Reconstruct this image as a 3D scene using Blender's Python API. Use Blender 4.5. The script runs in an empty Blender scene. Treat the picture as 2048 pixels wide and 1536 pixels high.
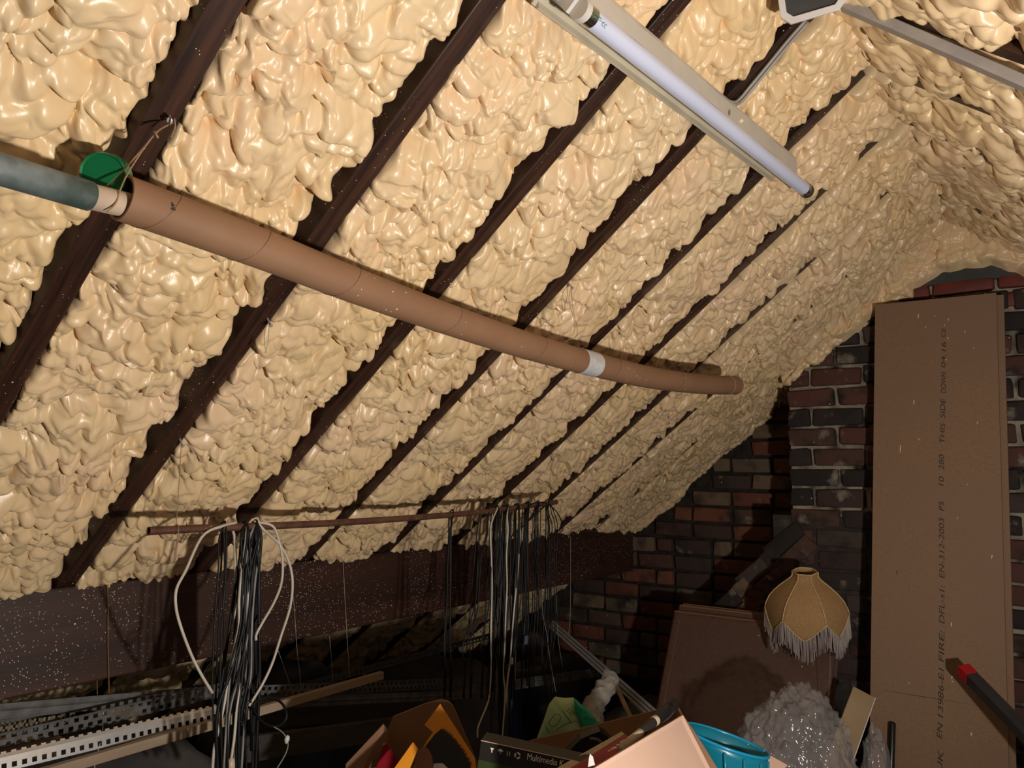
import bpy, bmesh, math, random
import numpy as np
from mathutils import Vector, Matrix

# ------------------------------------------------------------------ camera
CZ = 1.70                                   # eye height above the attic floor
FPX = 1550.0
YAW, PITCH, ROLL = math.radians(36.80), math.radians(6.39), math.radians(0.47)
_r = np.array([math.cos(YAW), math.sin(YAW), 0.0])
FW = np.array([-math.sin(YAW)*math.cos(PITCH), math.cos(YAW)*math.cos(PITCH), math.sin(PITCH)])
_u = np.cross(_r, FW)
RT = _r*math.cos(ROLL) + _u*math.sin(ROLL)
UP = -_r*math.sin(ROLL) + _u*math.cos(ROLL)
CAM = np.array([0.0, 0.0, CZ])
sc = bpy.context.scene
col = sc.collection
cam = bpy.data.cameras.new('camera'); cam.sensor_width = 36.0; cam.lens = FPX/2048*36
cam.clip_start = 0.02
camo = bpy.data.objects.new('camera', cam); col.objects.link(camo)
camo.matrix_world = Matrix(((RT[0], UP[0], -FW[0], 0), (RT[1], UP[1], -FW[1], 0), (RT[2], UP[2], -FW[2], CZ), (0, 0, 0, 1)))
sc.camera = camo

# ------------------------------------------------------------------ light
w = bpy.data.worlds.new('World'); sc.world = w; w.use_nodes = True
w.node_tree.nodes['Background'].inputs[0].default_value = (1.0, 0.93, 0.84, 1)
w.node_tree.nodes['Background'].inputs[1].default_value = 0.085
sp = bpy.data.lights.new('work_lamp', 'SPOT'); sp.energy = 120; sp.color = (1.0, 0.93, 0.83)
sp.spot_size = math.radians(150); sp.spot_blend = 0.75; sp.shadow_soft_size = 0.035
spo = bpy.data.objects.new('work_lamp', sp); col.objects.link(spo)
spo.location = (0.50, 0.75, CZ-0.42)
spo.rotation_euler = (Vector((-1.5, 2.1, 2.30)) - Vector(spo.location)).to_track_quat('-Z', 'Y').to_euler()
sc.view_settings.view_transform = 'Standard'; sc.view_settings.look = 'None'
sc.view_settings.exposure = 0.0; sc.view_settings.gamma = 1.0; sc.view_settings.use_curve_mapping = False

# ------------------------------------------------------------------ helpers
rnd = random.Random(7)
def ray(px, py): return (px-1024)*RT - (py-768)*UP + FPX*FW
def ax(px, py, x):  d = ray(px, py); return CAM + d*(x/d[0])
def ay(px, py, y):  d = ray(px, py); return CAM + d*(y/d[1])
def af(px, py, dep): return CAM + ray(px, py)/FPX*dep
def onp(px, py, P, n):
    d = ray(px, py); n = np.array(n); return CAM + d*((np.array(P)-CAM) @ n/(d @ n))
def V(*a): return np.array(a, float)
def unit(v): v = np.array(v, float); return v/np.linalg.norm(v)

AL = 0.66499                                # roof pitch
XR = -0.43                                  # ridge
H0 = 1.46
ZR = CZ + H0 + math.tan(AL)*XR
DL = V(-math.cos(AL), 0, -math.sin(AL))     # down the left slope
NL = V(math.sin(AL), 0, -math.cos(AL))      # into the room, left slope
DR = V(math.cos(AL), 0, -math.sin(AL))
NR = V(-math.sin(AL), 0, -math.cos(AL))
RIDGE = V(XR, 0, ZR)
def roofL(px, py, off=0): return onp(px, py, RIDGE + NL*off, NL)
def roofR(px, py, off=0): return onp(px, py, RIDGE + NR*off, NR)
RY = [0.2325 + 0.40157*k for k in range(-2, 11)]     # rafter far edges; RY[k+2]
def ry(k): return 0.2325 + 0.40157*k
RW = 0.05                                   # rafter width
YB, YC = 4.28, 3.81                         # back wall, chimney face

def link(o, parent=None):
    col.objects.link(o)
    if parent is not None: o.parent = parent
    return o
def wloc(o):
    p = Vector(o.location)
    while o.parent: o = o.parent; p += Vector(o.location)
    return p
def mesh_obj(name, verts, faces, mat, parent=None, smooth=False, base=True):
    """verts in world coordinates; the origin goes to the base of the mesh"""
    vs = np.array(verts, float).reshape(-1, 3)
    c = (vs.min(0)+vs.max(0))/2; c[2] = vs[:, 2].min()
    me = bpy.data.meshes.new(name)
    lv = vs - c
    if isinstance(faces, np.ndarray):
        nf = len(faces); k = faces.shape[1]
        me.vertices.add(len(lv)); me.vertices.foreach_set('co', lv.astype(np.float32).ravel())
        me.loops.add(nf*k); me.loops.foreach_set('vertex_index', faces.astype(np.int32).ravel())
        me.polygons.add(nf); me.polygons.foreach_set('loop_start', np.arange(0, nf*k, k, dtype=np.int32))
        me.update(calc_edges=True); me.validate()
    else:
        me.from_pydata([tuple(v) for v in lv], [], faces); me.update()
    if smooth: me.polygons.foreach_set('use_smooth', [True]*len(me.polygons))
    if mat is not None: me.materials.append(mat)
    o = bpy.data.objects.new(name, me)
    loc = Vector(c)
    if parent is not None: loc = loc - wloc(parent)
    o.location = loc
    return link(o, parent)
def empty(name, loc):
    o = bpy.data.objects.new(name, None); o.empty_display_size = .05; o.location = Vector(loc); return link(o)
def tag(o, label, cat, group=None, kind=None):
    o['label'] = label; o['category'] = cat
    if group: o['group'] = group
    if kind: o['kind'] = kind
    return o
def thing(name, loc, label, cat, group=None): return tag(empty(name, loc), label, cat, group)
def struct(o, label=None):
    o['kind'] = 'structure'
    if label: o['label'] = label
    return o

class MB:
    def __init__(s): s.v = []; s.f = []
    def add(s, vs, fs):
        b = len(s.v); s.v += [tuple(x) for x in vs]; s.f += [tuple(i+b for i in f) for f in fs]; return s
    def box(s, c, ex, ey, ez, hx, hy, hz):
        c = V(*c); ex, ey, ez = unit(ex)*hx, unit(ey)*hy, unit(ez)*hz
        vs = [c+i*ex+j*ey+k*ez for i in (-1, 1) for j in (-1, 1) for k in (-1, 1)]
        return s.add(vs, [(0, 1, 3, 2), (4, 6, 7, 5), (0, 4, 5, 1), (2, 3, 7, 6), (0, 2, 6, 4), (1, 5, 7, 3)])
    def aabb(s, x0, x1, y0, y1, z0, z1):
        return s.box(((x0+x1)/2, (y0+y1)/2, (z0+z1)/2), (1, 0, 0), (0, 1, 0), (0, 0, 1), (x1-x0)/2, (y1-y0)/2, (z1-z0)/2)
    def bar(s, a, b, wdir, hw, hh):
        a, b = V(*a), V(*b); d = unit(b-a); wd = unit(V(*wdir)-d*(V(*wdir) @ d)); h = np.cross(d, wd)
        return s.box((a+b)/2, d, wd, h, np.linalg.norm(b-a)/2, hw, hh)
    def slab(s, pts, thick):
        """closed polygon given a thickness along its normal (away from the camera)"""
        p = np.array(pts, float); n = np.zeros(3)
        for i in range(len(p)): n += np.cross(p[i], p[(i+1) % len(p)])
        n = unit(n)
        if n @ (p.mean(0)-CAM) < 0: n = -n
        q = p + n*thick; k = len(p)
        return s.add(list(p)+list(q), [tuple(range(k)), tuple(range(2*k-1, k-1, -1))] + [(i, (i+1) % k, k+(i+1) % k, k+i) for i in range(k)])
    def tube(s, path, r, n=8, caps=True, flat=1.0):
        p = np.array(path, float); m = len(p); rr = np.full(m, r) if np.isscalar(r) else np.array(r)
        t = np.gradient(p, axis=0); t /= np.linalg.norm(t, axis=1)[:, None]+1e-12
        a = V(0, 0, 1) if abs(t[0][2]) < .9 else V(1, 0, 0)
        rings = []
        u = unit(np.cross(t[0], a))
        for i in range(m):
            u = unit(u - t[i]*(u @ t[i])); v = np.cross(t[i], u)
            ang = np.arange(n)*2*math.pi/n
            rings.append(p[i] + rr[i]*(np.cos(ang)[:, None]*u + flat*np.sin(ang)[:, None]*v))
        vs = np.concatenate(rings)
        fs = [(i*n+j, i*n+(j+1) % n, (i+1)*n+(j+1) % n, (i+1)*n+j) for i in range(m-1) for j in range(n)]
        if caps: fs += [tuple(range(n-1, -1, -1)), tuple(range((m-1)*n, m*n))]
        return s.add(vs, fs)
    def lathe(s, c, axis, prof, n=24, u0=None):
        ax_ = unit(axis); u = unit(np.cross(ax_, (0, 0, 1) if abs(ax_[2]) < .9 else (1, 0, 0))); v = np.cross(ax_, u)
        vs = []; m = len(prof)
        for r, h in prof:
            for j in range(n):
                t = 2*math.pi*j/n; vs.append(V(*c)+ax_*h+r*(math.cos(t)*u+math.sin(t)*v))
        return s.add(vs, [(i*n+j, i*n+(j+1) % n, (i+1)*n+(j+1) % n, (i+1)*n+j) for i in range(m-1) for j in range(n)])
    def build(s, name, mat, parent=None, smooth=False, bevel=0, auto=False):
        o = mesh_obj(name, s.v, s.f, mat, parent, smooth)
        if bevel:
            b = o.modifiers.new('bevel', 'BEVEL'); b.width = bevel; b.segments = 2; b.limit_method = 'ANGLE'
        return o
def curve_path(pts, n=40):
    """Catmull-Rom through the points"""
    p = [V(*x) for x in pts]; p = [2*p[0]-p[1]] + p + [2*p[-1]-p[-2]]; out = []; m = len(p)-3
    for i in range(n+1):
        t = i/n*m; k = min(int(t), m-1); f = t-k
        a, b, c, d = p[k:k+4]
        out.append(.5*((2*b)+(c-a)*f+(2*a-5*b+4*c-d)*f*f+(3*b-a-3*c+d)*f**3))
    return out

# ------------------------------------------------------------------ materials
def nd(t, typ, **kw):
    n = t.nodes.new(typ)
    for k, v in kw.items(): setattr(n, k, v)
    return n
def mat(name, c1, c2=None, rough=.6, metal=0, scale=8, detail=4, stretch=(1, 1, 1), bump=0, bscale=None, specks=None, spec=.5, trans=0, alpha=1, coat=0, ramp=(.35, .65), random_ramp=None, soot=None, sss=0, pale=None):
    m = bpy.data.materials.new(name); m.use_nodes = True; t = m.node_tree; b = t.nodes['Principled BSDF']
    b.inputs['Roughness'].default_value = rough; b.inputs['Metallic'].default_value = metal
    b.inputs['Specular IOR Level'].default_value = spec
    if trans: b.inputs['Transmission Weight'].default_value = trans
    if alpha < 1: b.inputs['Alpha'].default_value = alpha
    if coat: b.inputs['Coat Weight'].default_value = coat; b.inputs['Coat Roughness'].default_value = .15
    if sss:
        b.inputs['Subsurface Weight'].default_value = sss; b.inputs['Subsurface Radius'].default_value = (.02, .012, .006); b.inputs['Subsurface Scale'].default_value = .5
    tc = nd(t, 'ShaderNodeTexCoord'); mp = nd(t, 'ShaderNodeMapping'); mp.inputs['Scale'].default_value = stretch
    t.links.new(tc.outputs['Object'], mp.inputs['Vector'])
    outc = None
    if random_ramp:
        oi = nd(t, 'ShaderNodeObjectInfo'); r = nd(t, 'ShaderNodeValToRGB'); r.color_ramp.interpolation = 'CONSTANT'
        k = len(random_ramp)
        for i, c in enumerate(random_ramp):
            e = r.color_ramp.elements[i] if i < 2 else r.color_ramp.elements.new(i/k)
            e.position = i/k; e.color = (*c, 1)
        t.links.new(oi.outputs['Random'], r.inputs['Fac']); outc = r.outputs['Color']
    nz = nd(t, 'ShaderNodeTexNoise'); nz.inputs['Scale'].default_value = scale; nz.inputs['Detail'].default_value = detail
    t.links.new(mp.outputs['Vector'], nz.inputs['Vector'])
    if outc is None:
        if c2 is None: c2 = tuple(x*.8 for x in c1)
        r = nd(t, 'ShaderNodeValToRGB'); r.color_ramp.elements[0].position, r.color_ramp.elements[1].position = ramp
        r.color_ramp.elements[0].color = (*c1, 1); r.color_ramp.elements[1].color = (*c2, 1)
        t.links.new(nz.outputs['Fac'], r.inputs['Fac']); outc = r.outputs['Color']
    for layer in (soot, pale):
        if not layer: continue
        sc_, lo, hi, scol = layer
        n2 = nd(t, 'ShaderNodeTexNoise'); n2.inputs['Scale'].default_value = sc_; n2.inputs['Detail'].default_value = 7 if layer is pale else 6
        geo = nd(t, 'ShaderNodeNewGeometry'); t.links.new(geo.outputs['Position'], n2.inputs['Vector'])
        r2 = nd(t, 'ShaderNodeValToRGB'); r2.color_ramp.elements[0].position = lo; r2.color_ramp.elements[1].position = hi
        t.links.new(n2.outputs['Fac'], r2.inputs['Fac'])
        mx = nd(t, 'ShaderNodeMix', data_type='RGBA'); t.links.new(r2.outputs['Color'], mx.inputs['Factor'])
        t.links.new(outc, mx.inputs['A']); mx.inputs['B'].default_value = (*scol, 1); outc = mx.outputs['Result']
    if specks:
        for (vs, rad, keep, colr) in specks:
            vo = nd(t, 'ShaderNodeTexVoronoi'); vo.inputs['Scale'].default_value = vs
            geo = nd(t, 'ShaderNodeNewGeometry'); t.links.new(geo.outputs['Position'], vo.inputs['Vector'])
            sx = nd(t, 'ShaderNodeSeparateColor'); t.links.new(vo.outputs['Color'], sx.inputs['Color'])
            # each speck has its own size; most cells have none
            mr = nd(t, 'ShaderNodeMapRange'); mr.inputs['From Min'].default_value = 1-keep; mr.inputs['From Max'].default_value = 1
            mr.inputs['To Min'].default_value = 0; mr.inputs['To Max'].default_value = rad; cn = nd(t, 'ShaderNodeTexNoise'); cn.inputs['Scale'].default_value = 5; cn.inputs['Detail'].default_value = 3; t.links.new(geo.outputs['Position'], cn.inputs['Vector'])
            cm = nd(t, 'ShaderNodeMath', operation='MULTIPLY_ADD'); t.links.new(cn.outputs['Fac'], cm.inputs[0]); cm.inputs[1].default_value = .9; cm.inputs[2].default_value = -.45
            ca = nd(t, 'ShaderNodeMath', operation='ADD'); t.links.new(sx.outputs['Red'], ca.inputs[0]); t.links.new(cm.outputs['Value'], ca.inputs[1])
            t.links.new(ca.outputs['Value'], mr.inputs['Value'])
            lt = nd(t, 'ShaderNodeMath', operation='LESS_THAN'); t.links.new(vo.outputs['Distance'], lt.inputs[0]); t.links.new(mr.outputs['Result'], lt.inputs[1])
            mx = nd(t, 'ShaderNodeMix', data_type='RGBA'); t.links.new(lt.outputs['Value'], mx.inputs['Factor'])
            t.links.new(outc, mx.inputs['A']); mx.inputs['B'].default_value = (*colr, 1); outc = mx.outputs['Result']
    t.links.new(outc, b.inputs['Base Color'])
    if bump:
        bp = nd(t, 'ShaderNodeBump'); bp.inputs['Strength'].default_value = bump; bp.inputs['Distance'].default_value = .004
        n3 = nd(t, 'ShaderNodeTexNoise'); n3.inputs['Scale'].default_value = bscale or scale*4; n3.inputs['Detail'].default_value = 5
        t.links.new(mp.outputs['Vector'], n3.inputs['Vector']); t.links.new(n3.outputs['Fac'], bp.inputs['Height']); t.links.new(bp.outputs['Normal'], b.inputs['Normal'])
    return m
SPK = (.80, .74, .62)
M = {}
M['foam'] = mat('foam', (.83, .60, .33), (.85, .65, .41), rough=.33, scale=2.2, detail=3, bump=.05, bscale=240, spec=.55, soot=(3.2, .48, .70, (.86, .62, .40)))
M['rafter'] = mat('rafter_wood', (.018, .007, .005), (.066, .026, .015), rough=.45, scale=3, detail=8, stretch=(1, 22, 1), bump=.15, bscale=60, specks=[(90, .16, .10, SPK), (220, .20, .10, SPK)])
M['purlin'] = mat('purlin_wood', (.028, .010, .007), (.055, .020, .013), rough=.55, scale=4, stretch=(1, .15, 4), bump=.2, bscale=40, specks=[(70, .17, .115, SPK), (170, .20, .17, SPK), (30, .09, .12, SPK)])
M['deck'] = mat('deck', (.012, .008, .006), rough=.9)
M['brick_dark'] = mat('brick_dark', (0, 0, 0), rough=.85, scale=14, bump=.7, bscale=55, random_ramp=[(.050, .026, .022), (.030, .020, .019), (.085, .032, .024), (.040, .022, .020), (.075, .036, .026), (.022, .015, .014), (.10, .038, .028), (.06, .04, .034)], soot=(9, .50, .66, (.016, .012, .011)), pale=(11, .60, .72, (.24, .20, .16)), specks=[(40, .12, .10, SPK)])
M['brick_brown'] = mat('brick_brown', (0, 0, 0), rough=.85, scale=14, bump=.7, bscale=55, random_ramp=[(.14, .045, .026), (.085, .038, .026), (.16, .105, .066), (.055, .032, .026), (.17, .060, .032), (.12, .085, .06), (.09, .05, .036)], soot=(7, .50, .70, (.020, .013, .010)), pale=(13, .64, .76, (.22, .18, .14)), specks=[(40, .12, .12, SPK)])
M['brick_red'] = mat('brick_red', (.15, .022, .015), (.10, .018, .014), rough=.6, scale=20, bump=.3)
M['mortar'] = mat('mortar', (.38, .33, .25), (.22, .18, .14), rough=.95, scale=18, bump=1, bscale=60, soot=(6, .50, .62, (.022, .017, .014)))
M['mortar_dark'] = mat('mortar_dark', (.035, .028, .022), (.010, .008, .007), rough=.95, scale=18, bump=1, bscale=60)
M['render'] = mat('sooty_render', (.030, .024, .022), (.10, .08, .07), rough=.9, scale=9, bump=.8, bscale=40, ramp=(.52, .75))
M['shaded_mortar'] = mat('shaded_mortar', (.035, .036, .038), (.055, .056, .058), rough=.7, scale=10, bump=.3)  # smooth mortar grey with the shade of the chimney top painted in
M['card'] = mat('cardboard_tube', (.30, .165, .095), (.26, .14, .08), rough=.62, scale=6, bump=.05, spec=.35, specks=[(120, .22, .07, SPK), (45, .08, .05, SPK)])
M['box'] = mat('corrugated_card', (.22, .115, .06), (.18, .095, .05), rough=.8, scale=6, bump=.1, bscale=120)
M['box_pink'] = mat('pale_card', (.62, .42, .33), (.57, .38, .29), rough=.7, scale=4, specks=[(34, .07, .25, (.9, .85, .75))])
M['chip'] = mat('chipboard', (.27, .165, .098), (.23, .138, .08), rough=.75, scale=120, detail=5, bump=.1, bscale=300, soot=(2.6, .45, .7, (.24, .145, .095)))
M['chip_edge'] = mat('chipboard_edge', (.34, .20, .10), (.20, .10, .05), rough=.9, scale=160, bump=.8, bscale=200)
M['hard'] = mat('hardboard', (.115, .062, .045), (.095, .05, .038), rough=.5, scale=60, specks=[(60, .14, .06, SPK)])
M['ink'] = mat('ink', (.035, .028, .025), rough=.8)
M['white_ink'] = mat('white_ink', (.85, .82, .76), rough=.6)
M['green_ink'] = mat('green_ink', (.05, .22, .14), rough=.6)
M['label'] = mat('paper_label', (.66, .66, .67), (.52, .53, .56), rough=.5, scale=60)
M['string'] = mat('jute_string', (.36, .24, .13), (.28, .18, .10), rough=.9, scale=80)
M['string_pale'] = mat('pale_string', (.50, .43, .34), rough=.9, scale=80)
M['string_gold'] = mat('ochre_string', (.26, .15, .04), rough=.9, scale=80)
M['steel'] = mat('galvanised', (.55, .55, .58), (.46, .46, .49), rough=.42, metal=.4, scale=30)
M['steel_dull'] = mat('dull_galvanised', (.17, .17, .175), (.11, .105, .105), rough=.6, metal=.5, scale=30, bump=.1)
M['steel_bright'] = mat('bright_galvanised', (.86, .88, .92), (.80, .82, .86), rough=.32, metal=.75, scale=30)
M['rust'] = mat('rusty_pipe', (.10, .042, .028), (.16, .075, .050), rough=.55, metal=.3, scale=30, bump=.3, specks=[(130, .2, .12, SPK)])
M['dark'] = mat('dark_inside', (.006, .005, .005), rough=.9)
M['wood_pale'] = mat('pale_batten', (.42, .33, .24), (.30, .22, .15), rough=.7, scale=6, stretch=(4, .4, 4), bump=.2)
M['enamel'] = mat('white_enamel', (.62, .60, .56), (.56, .54, .50), rough=.35, scale=12, spec=.4)
M['enamel_cream'] = mat('cream_enamel', (.62, .55, .42), rough=.4)
M['tube_glass'] = mat('tube_phosphor', (.66, .71, .92), (.63, .68, .90), rough=.22, scale=3)
M['chrome'] = mat('end_cap_metal', (.6, .6, .6), rough=.25, metal=1)
M['plastic_white'] = mat('white_plastic', (.68, .66, .64), rough=.35)
M['conduit'] = mat('grey_conduit', (.38, .34, .31), (.32, .28, .26), rough=.45, scale=20)
M['cable_white'] = mat('white_cable', (.60, .54, .46), (.48, .43, .37), rough=.45, scale=20)
M['cable_grey'] = mat('grey_cable', (.26, .25, .24), (.18, .17, .17), rough=.45, scale=20)
M['cable_black'] = mat('black_cable', (.005, .005, .006), (.008, .008, .009), rough=.45, scale=20, spec=.25)
M['pole'] = mat('grey_green_pipe', (.045, .070, .064), (.24, .27, .28), rough=.6, scale=14, detail=10, ramp=(.42, .72), soot=(30, .55, .8, (.09, .12, .12)))
M['cream'] = mat('cream_plastic', (.60, .47, .36), rough=.4)
M['green'] = mat('green_plastic', (.004, .17, .060), rough=.35)
M['glass_dark'] = mat('lamp_glass', (.10, .10, .105), rough=.12, spec=.6, alpha=.35)
M['reflector'] = mat('lamp_reflector', (.30, .30, .30), rough=.3, metal=.8)
M['hessian'] = mat('hessian', (.42, .255, .115), (.35, .20, .085), rough=.85, scale=140, bump=.5, bscale=320)
M['braid'] = mat('braid', (.60, .44, .24), (.46, .32, .16), rough=.8, scale=120, bump=.5, bscale=200)
M['fringe'] = mat('fringe', (.36, .32, .29), (.30, .24, .25), rough=.8, scale=8)
M['film'] = mat('clear_film', (.42, .40, .41), rough=.11, spec=1.0, alpha=.30)
M['film_milky'] = mat('milky_film', (.34, .32, .30), rough=.14, spec=1.0, alpha=.5)
M['cream_board'] = mat('cream_board', (.34, .25, .15), (.28, .20, .12), rough=.6, scale=5)
M['bag_green'] = mat('green_bag', (.30, .46, .24), (.38, .52, .30), rough=.4, scale=5, alpha=.97)
M['bag_teal'] = mat('teal_bag', (.02, .34, .20), rough=.4)
M['blue'] = mat('blue_plastic', (.006, .17, .26), (.008, .20, .30), rough=.3, scale=5, specks=[(50, .10, .2, (.6, .7, .75))])
M['blue_rim'] = mat('blue_rim', (.01, .32, .60), rough=.25)
M['orange'] = mat('orange_card', (.72, .28, .015), (.66, .25, .012), rough=.5, scale=4)
M['black'] = mat('black_plastic', (.008, .008, .009), rough=.3)
M['black_box'] = mat('black_carton', (.018, .014, .012), rough=.45)
M['lime_band'] = mat('dark_green_band', (.028, .045, .006), rough=.5)
M['book_red'] = mat('crimson_book', (.26, .006, .02), rough=.4)
M['paper'] = mat('page_block', (.42, .36, .27), (.34, .28, .20), rough=.8, scale=200)
M['skin_print'] = mat('tan_print', (.26, .11, .07), rough=.5)
M['red'] = mat('red_plastic', (.50, .012, .02), rough=.4)
M['graphite'] = mat('graphite_metal', (.055, .055, .06), (.045, .045, .05), rough=.45, metal=.3, scale=20)
M['sack'] = mat('woven_sack', (.10, .09, .085), (.05, .05, .06), rough=.8, scale=7, bump=.4)
M['sack_blue'] = mat('navy_plastic_sack', (.008, .014, .035), rough=.5, scale=6)
M['floorboard'] = mat('floor_boards', (.045, .028, .018), (.03, .018, .012), rough=.8, scale=6, stretch=(8, 1, 1))
M['dusty'] = mat('dusty_wood', (.045, .036, .030), (.030, .023, .019), rough=.8, scale=6, stretch=(6, 1, 6))

# ------------------------------------------------------------------ noise for the foam
def hsh(i, j, k): 
    x = np.sin(i*127.1 + j*311.7 + k*74.7)*43758.5453
    return x-np.floor(x)
def vnoise(u, v, seed):
    i, j = np.floor(u), np.floor(v); f, g = u-i, v-j; f = f*f*(3-2*f); g = g*g*(3-2*g)
    return 2*((hsh(i, j, seed)*(1-f)+hsh(i+1, j, seed)*f)*(1-g)+(hsh(i, j+1, seed)*(1-f)+hsh(i+1, j+1, seed)*f)*g)-1
def bub(u, v, seed, k=9.0, rmin=.62, rmax=1.05):
    """soft union of round bubbles, about 0..1"""
    i, j = np.floor(u), np.floor(v); acc = np.zeros_like(u)
    for a in (-1, 0, 1):
        for b in (-1, 0, 1):
            ci, cj = i+a, j+b
            cx = ci+.5+.85*(hsh(ci, cj, seed)-.5); cy = cj+.5+.85*(hsh(ci, cj, seed+3)-.5)
            r = rmin+(rmax-rmin)*hsh(ci, cj, seed+7)
            d2 = (u-cx)**2+(v-cy)**2
            h = np.where(d2 < r*r, np.sqrt(np.maximum(r*r-d2, 0)), -.35*(np.sqrt(d2)-r))
            acc += np.exp(k*np.maximum(h, -1))
    return np.log(acc)/k
def smooth(x): x = np.clip(x, 0, 1); return x*x*(3-2*x)
def grid_faces(ns, nt, mask=None):
    idx = np.arange(ns*nt).reshape(ns, nt)
    f = np.stack([idx[:-1, :-1], idx[1:, :-1], idx[1:, 1:], idx[:-1, 1:]], -1).reshape(-1, 4)
    if mask is not None:
        m = mask[:-1, :-1] & mask[1:, :-1] & mask[1:, 1:] & mask[:-1, 1:]
        f = f[m.reshape(-1)]
    return f
def foam_height(S, T, seed, size=1.0):
    w1 = vnoise(S/.11, T/.11, seed+11); w2 = vnoise(S/.11, T/.11, seed+12)
    w3 = vnoise(S/.04, T/.04, seed+13); w4 = vnoise(S/.04, T/.04, seed+14)
    s = S+.030*w1+.008*w3+.12*np.sin(T*6+seed)*.15; t = T+.030*w2+.008*w4
    L = bub(s/(.075*size), t/(.125*size), seed, k=16)
    m = bub(s/(.044*size), t/(.032*size), seed+21, k=22)
    s2 = s+.010*vnoise(S/.02, T/.02, seed+15); t2 = t+.008*vnoise(S/.02, T/.02, seed+16)
    q = bub(s2/(.025*size), t2/(.019*size), seed+42, k=18)
    big = vnoise(S/.33, T/.30, seed+5)
    amp = .85+.45*vnoise(S/.14, T/.14, seed+8)
    fine = np.clip(.75+.6*vnoise(S/.10, T/.10, seed+9), .15, 1.3)
    return .040*(L-.72), .037*amp*(m-.70), .0150*fine*(q-.68), .008*big
def foam_slope(name, y0, y1, s0, s1, D, N, step, seed, parent, base=-.004, lean=.75, cover=None, edge0=True, edge1=True, size=1.0, endfade=0.02):
    """a sheet of sprayed foam in one rafter bay; s runs down the slope from the ridge"""
    ns = int((s1-s0)/step)+1; nt = int((y1-y0)/step)+1
    S, T = np.meshgrid(np.linspace(s0, s1, ns), np.linspace(y0, y1, nt), indexing='ij')
    L, m, q, big = foam_height(S, T+seed*.37, seed, size)
    wob = .012*vnoise(S/.05, T*0+seed, seed+31)+.006*vnoise(S/.02, T*0+seed, seed+32)
    d = np.full_like(S, 1.0)
    if edge0: d = np.minimum(d, (T-y0)*2+.012)
    if edge1: d = np.minimum(d, y1-T+.004+wob)
    e = np.sqrt(smooth(d/.040))
    en = smooth((S-s0+.01)/endfade)*smooth((s1-S+.01)/endfade)
    mid = (1-((T-(y0+y1)/2)/((y1-y0)/2))**2)
    h = base + L + m + q + big + .016*mid
    h = (h+.075)*e*(.3+.7*en)-.075
    if cover is not None: h = h+cover(S, T)
    ln = np.maximum(L+m+.02, 0)*lean
    jit = .010*vnoise(S/.03, T/.03, seed+51)*e
    # lumps beside a rafter swell sideways over it
    side = np.clip((T-(y0+y1)/2)/((y1-y0)/2), -1, 1)**5*.016*np.clip((h+.03)/.04, 0, 1.3)
    P = RIDGE[None, None, :]*V(1, 0, 1) + S[..., None]*D + h[..., None]*N + ln[..., None]*(D*.8+V(0, 0, -.3))
    P[..., 1] = T+jit+side
    o = mesh_obj(name, P.reshape(-1, 3), grid_faces(ns, nt), M['foam'], parent, smooth=True)
    return o

# ------------------------------------------------------------------ left roof slope
SL_P = (2.265+XR)/math.cos(AL)              # slope distance from ridge to the purlin face
SL_E = (3.30+XR)/math.cos(AL)               # to the knee wall
ceil_l = struct(empty('ceiling_left', (XR, 2, ZR)), 'long roof slope of dark rafters with cream sprayed foam between them')
mb = MB(); mb.bar(RIDGE+V(0, -1.2, 0)+DL*SL_E/2-NL*.115, RIDGE+V(0, YB+.1, 0)+DL*SL_E/2-NL*.115, DL, SL_E/2, .01)
mb.build('roof_deck', M['deck'], ceil_l)
def rafter_mesh(y1, s0, s1, D, N, depth=.10):
    mb = MB(); mb.bar(RIDGE+D*s0+V(0, y1-RW/2, 0)-N*depth/2, RIDGE+D*s1+V(0, y1-RW/2, 0)-N*depth/2, (0, 1, 0), RW/2, depth/2); return mb
for k in range(-2, 10):
    s0 = .02 if k < 9 else (1.20+XR)/math.cos(AL)
    rafter_mesh(ry(k), s0, SL_E, DL, NL).build('rafter', M['rafter'], ceil_l, bevel=.003)
def cover_top(strength, s_full, s_none):
    return lambda S, T: strength*smooth((s_none-S)/(s_none-s_full))
for k in range(-2, 9):
    y0, y1 = ry(k)+.002, ry(k+1)-RW-.002
    step = .0034 if 0 <= k <= 2 else (.0040 if k >= 0 else .008)
    cov = None
    if k == 4: cov = cover_top(.010, .05, .35)
    if k == 5: cov = cover_top(.018, .15, .6)
    if k == 6: cov = cover_top(.026, .35, .9)
    if k == 7: cov = cover_top(.028, .5, 1.2); 
    if k == 8:
        y1 = YC+.012; c8 = cover_top(.03, .6, 1.3); cov = lambda S, T: c8(S, T)*.6+.055*smooth((T-(YC-.16))/.15)*smooth((1.05-S)/.25)
    foam_slope('foam_panel', y0, y1, -.03, SL_P+.005, DL, NL, step, 100+k*17, ceil_l, cover=cov, size=.84 if k < 2 else .78, edge1=(k != 8))
    if k >= 0: foam_slope('foam_panel', y0, y1, SL_P+.10, SL_E-.02, DL, NL, .0065, 400+k*17, ceil_l, base=-.012, size=1.1)
foam_slope('foam_panel', ry(9)+.002, YB+.03, (1.19+XR)/math.cos(AL), SL_P+.005, DL, NL, .0042, 333, ceil_l, base=.012, edge1=False, size=.8)
foam_slope('foam_panel', ry(9)+.002, YB+.03, SL_P+.10, SL_E-.02, DL, NL, .0065, 733, ceil_l, base=.0, edge1=False)

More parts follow.
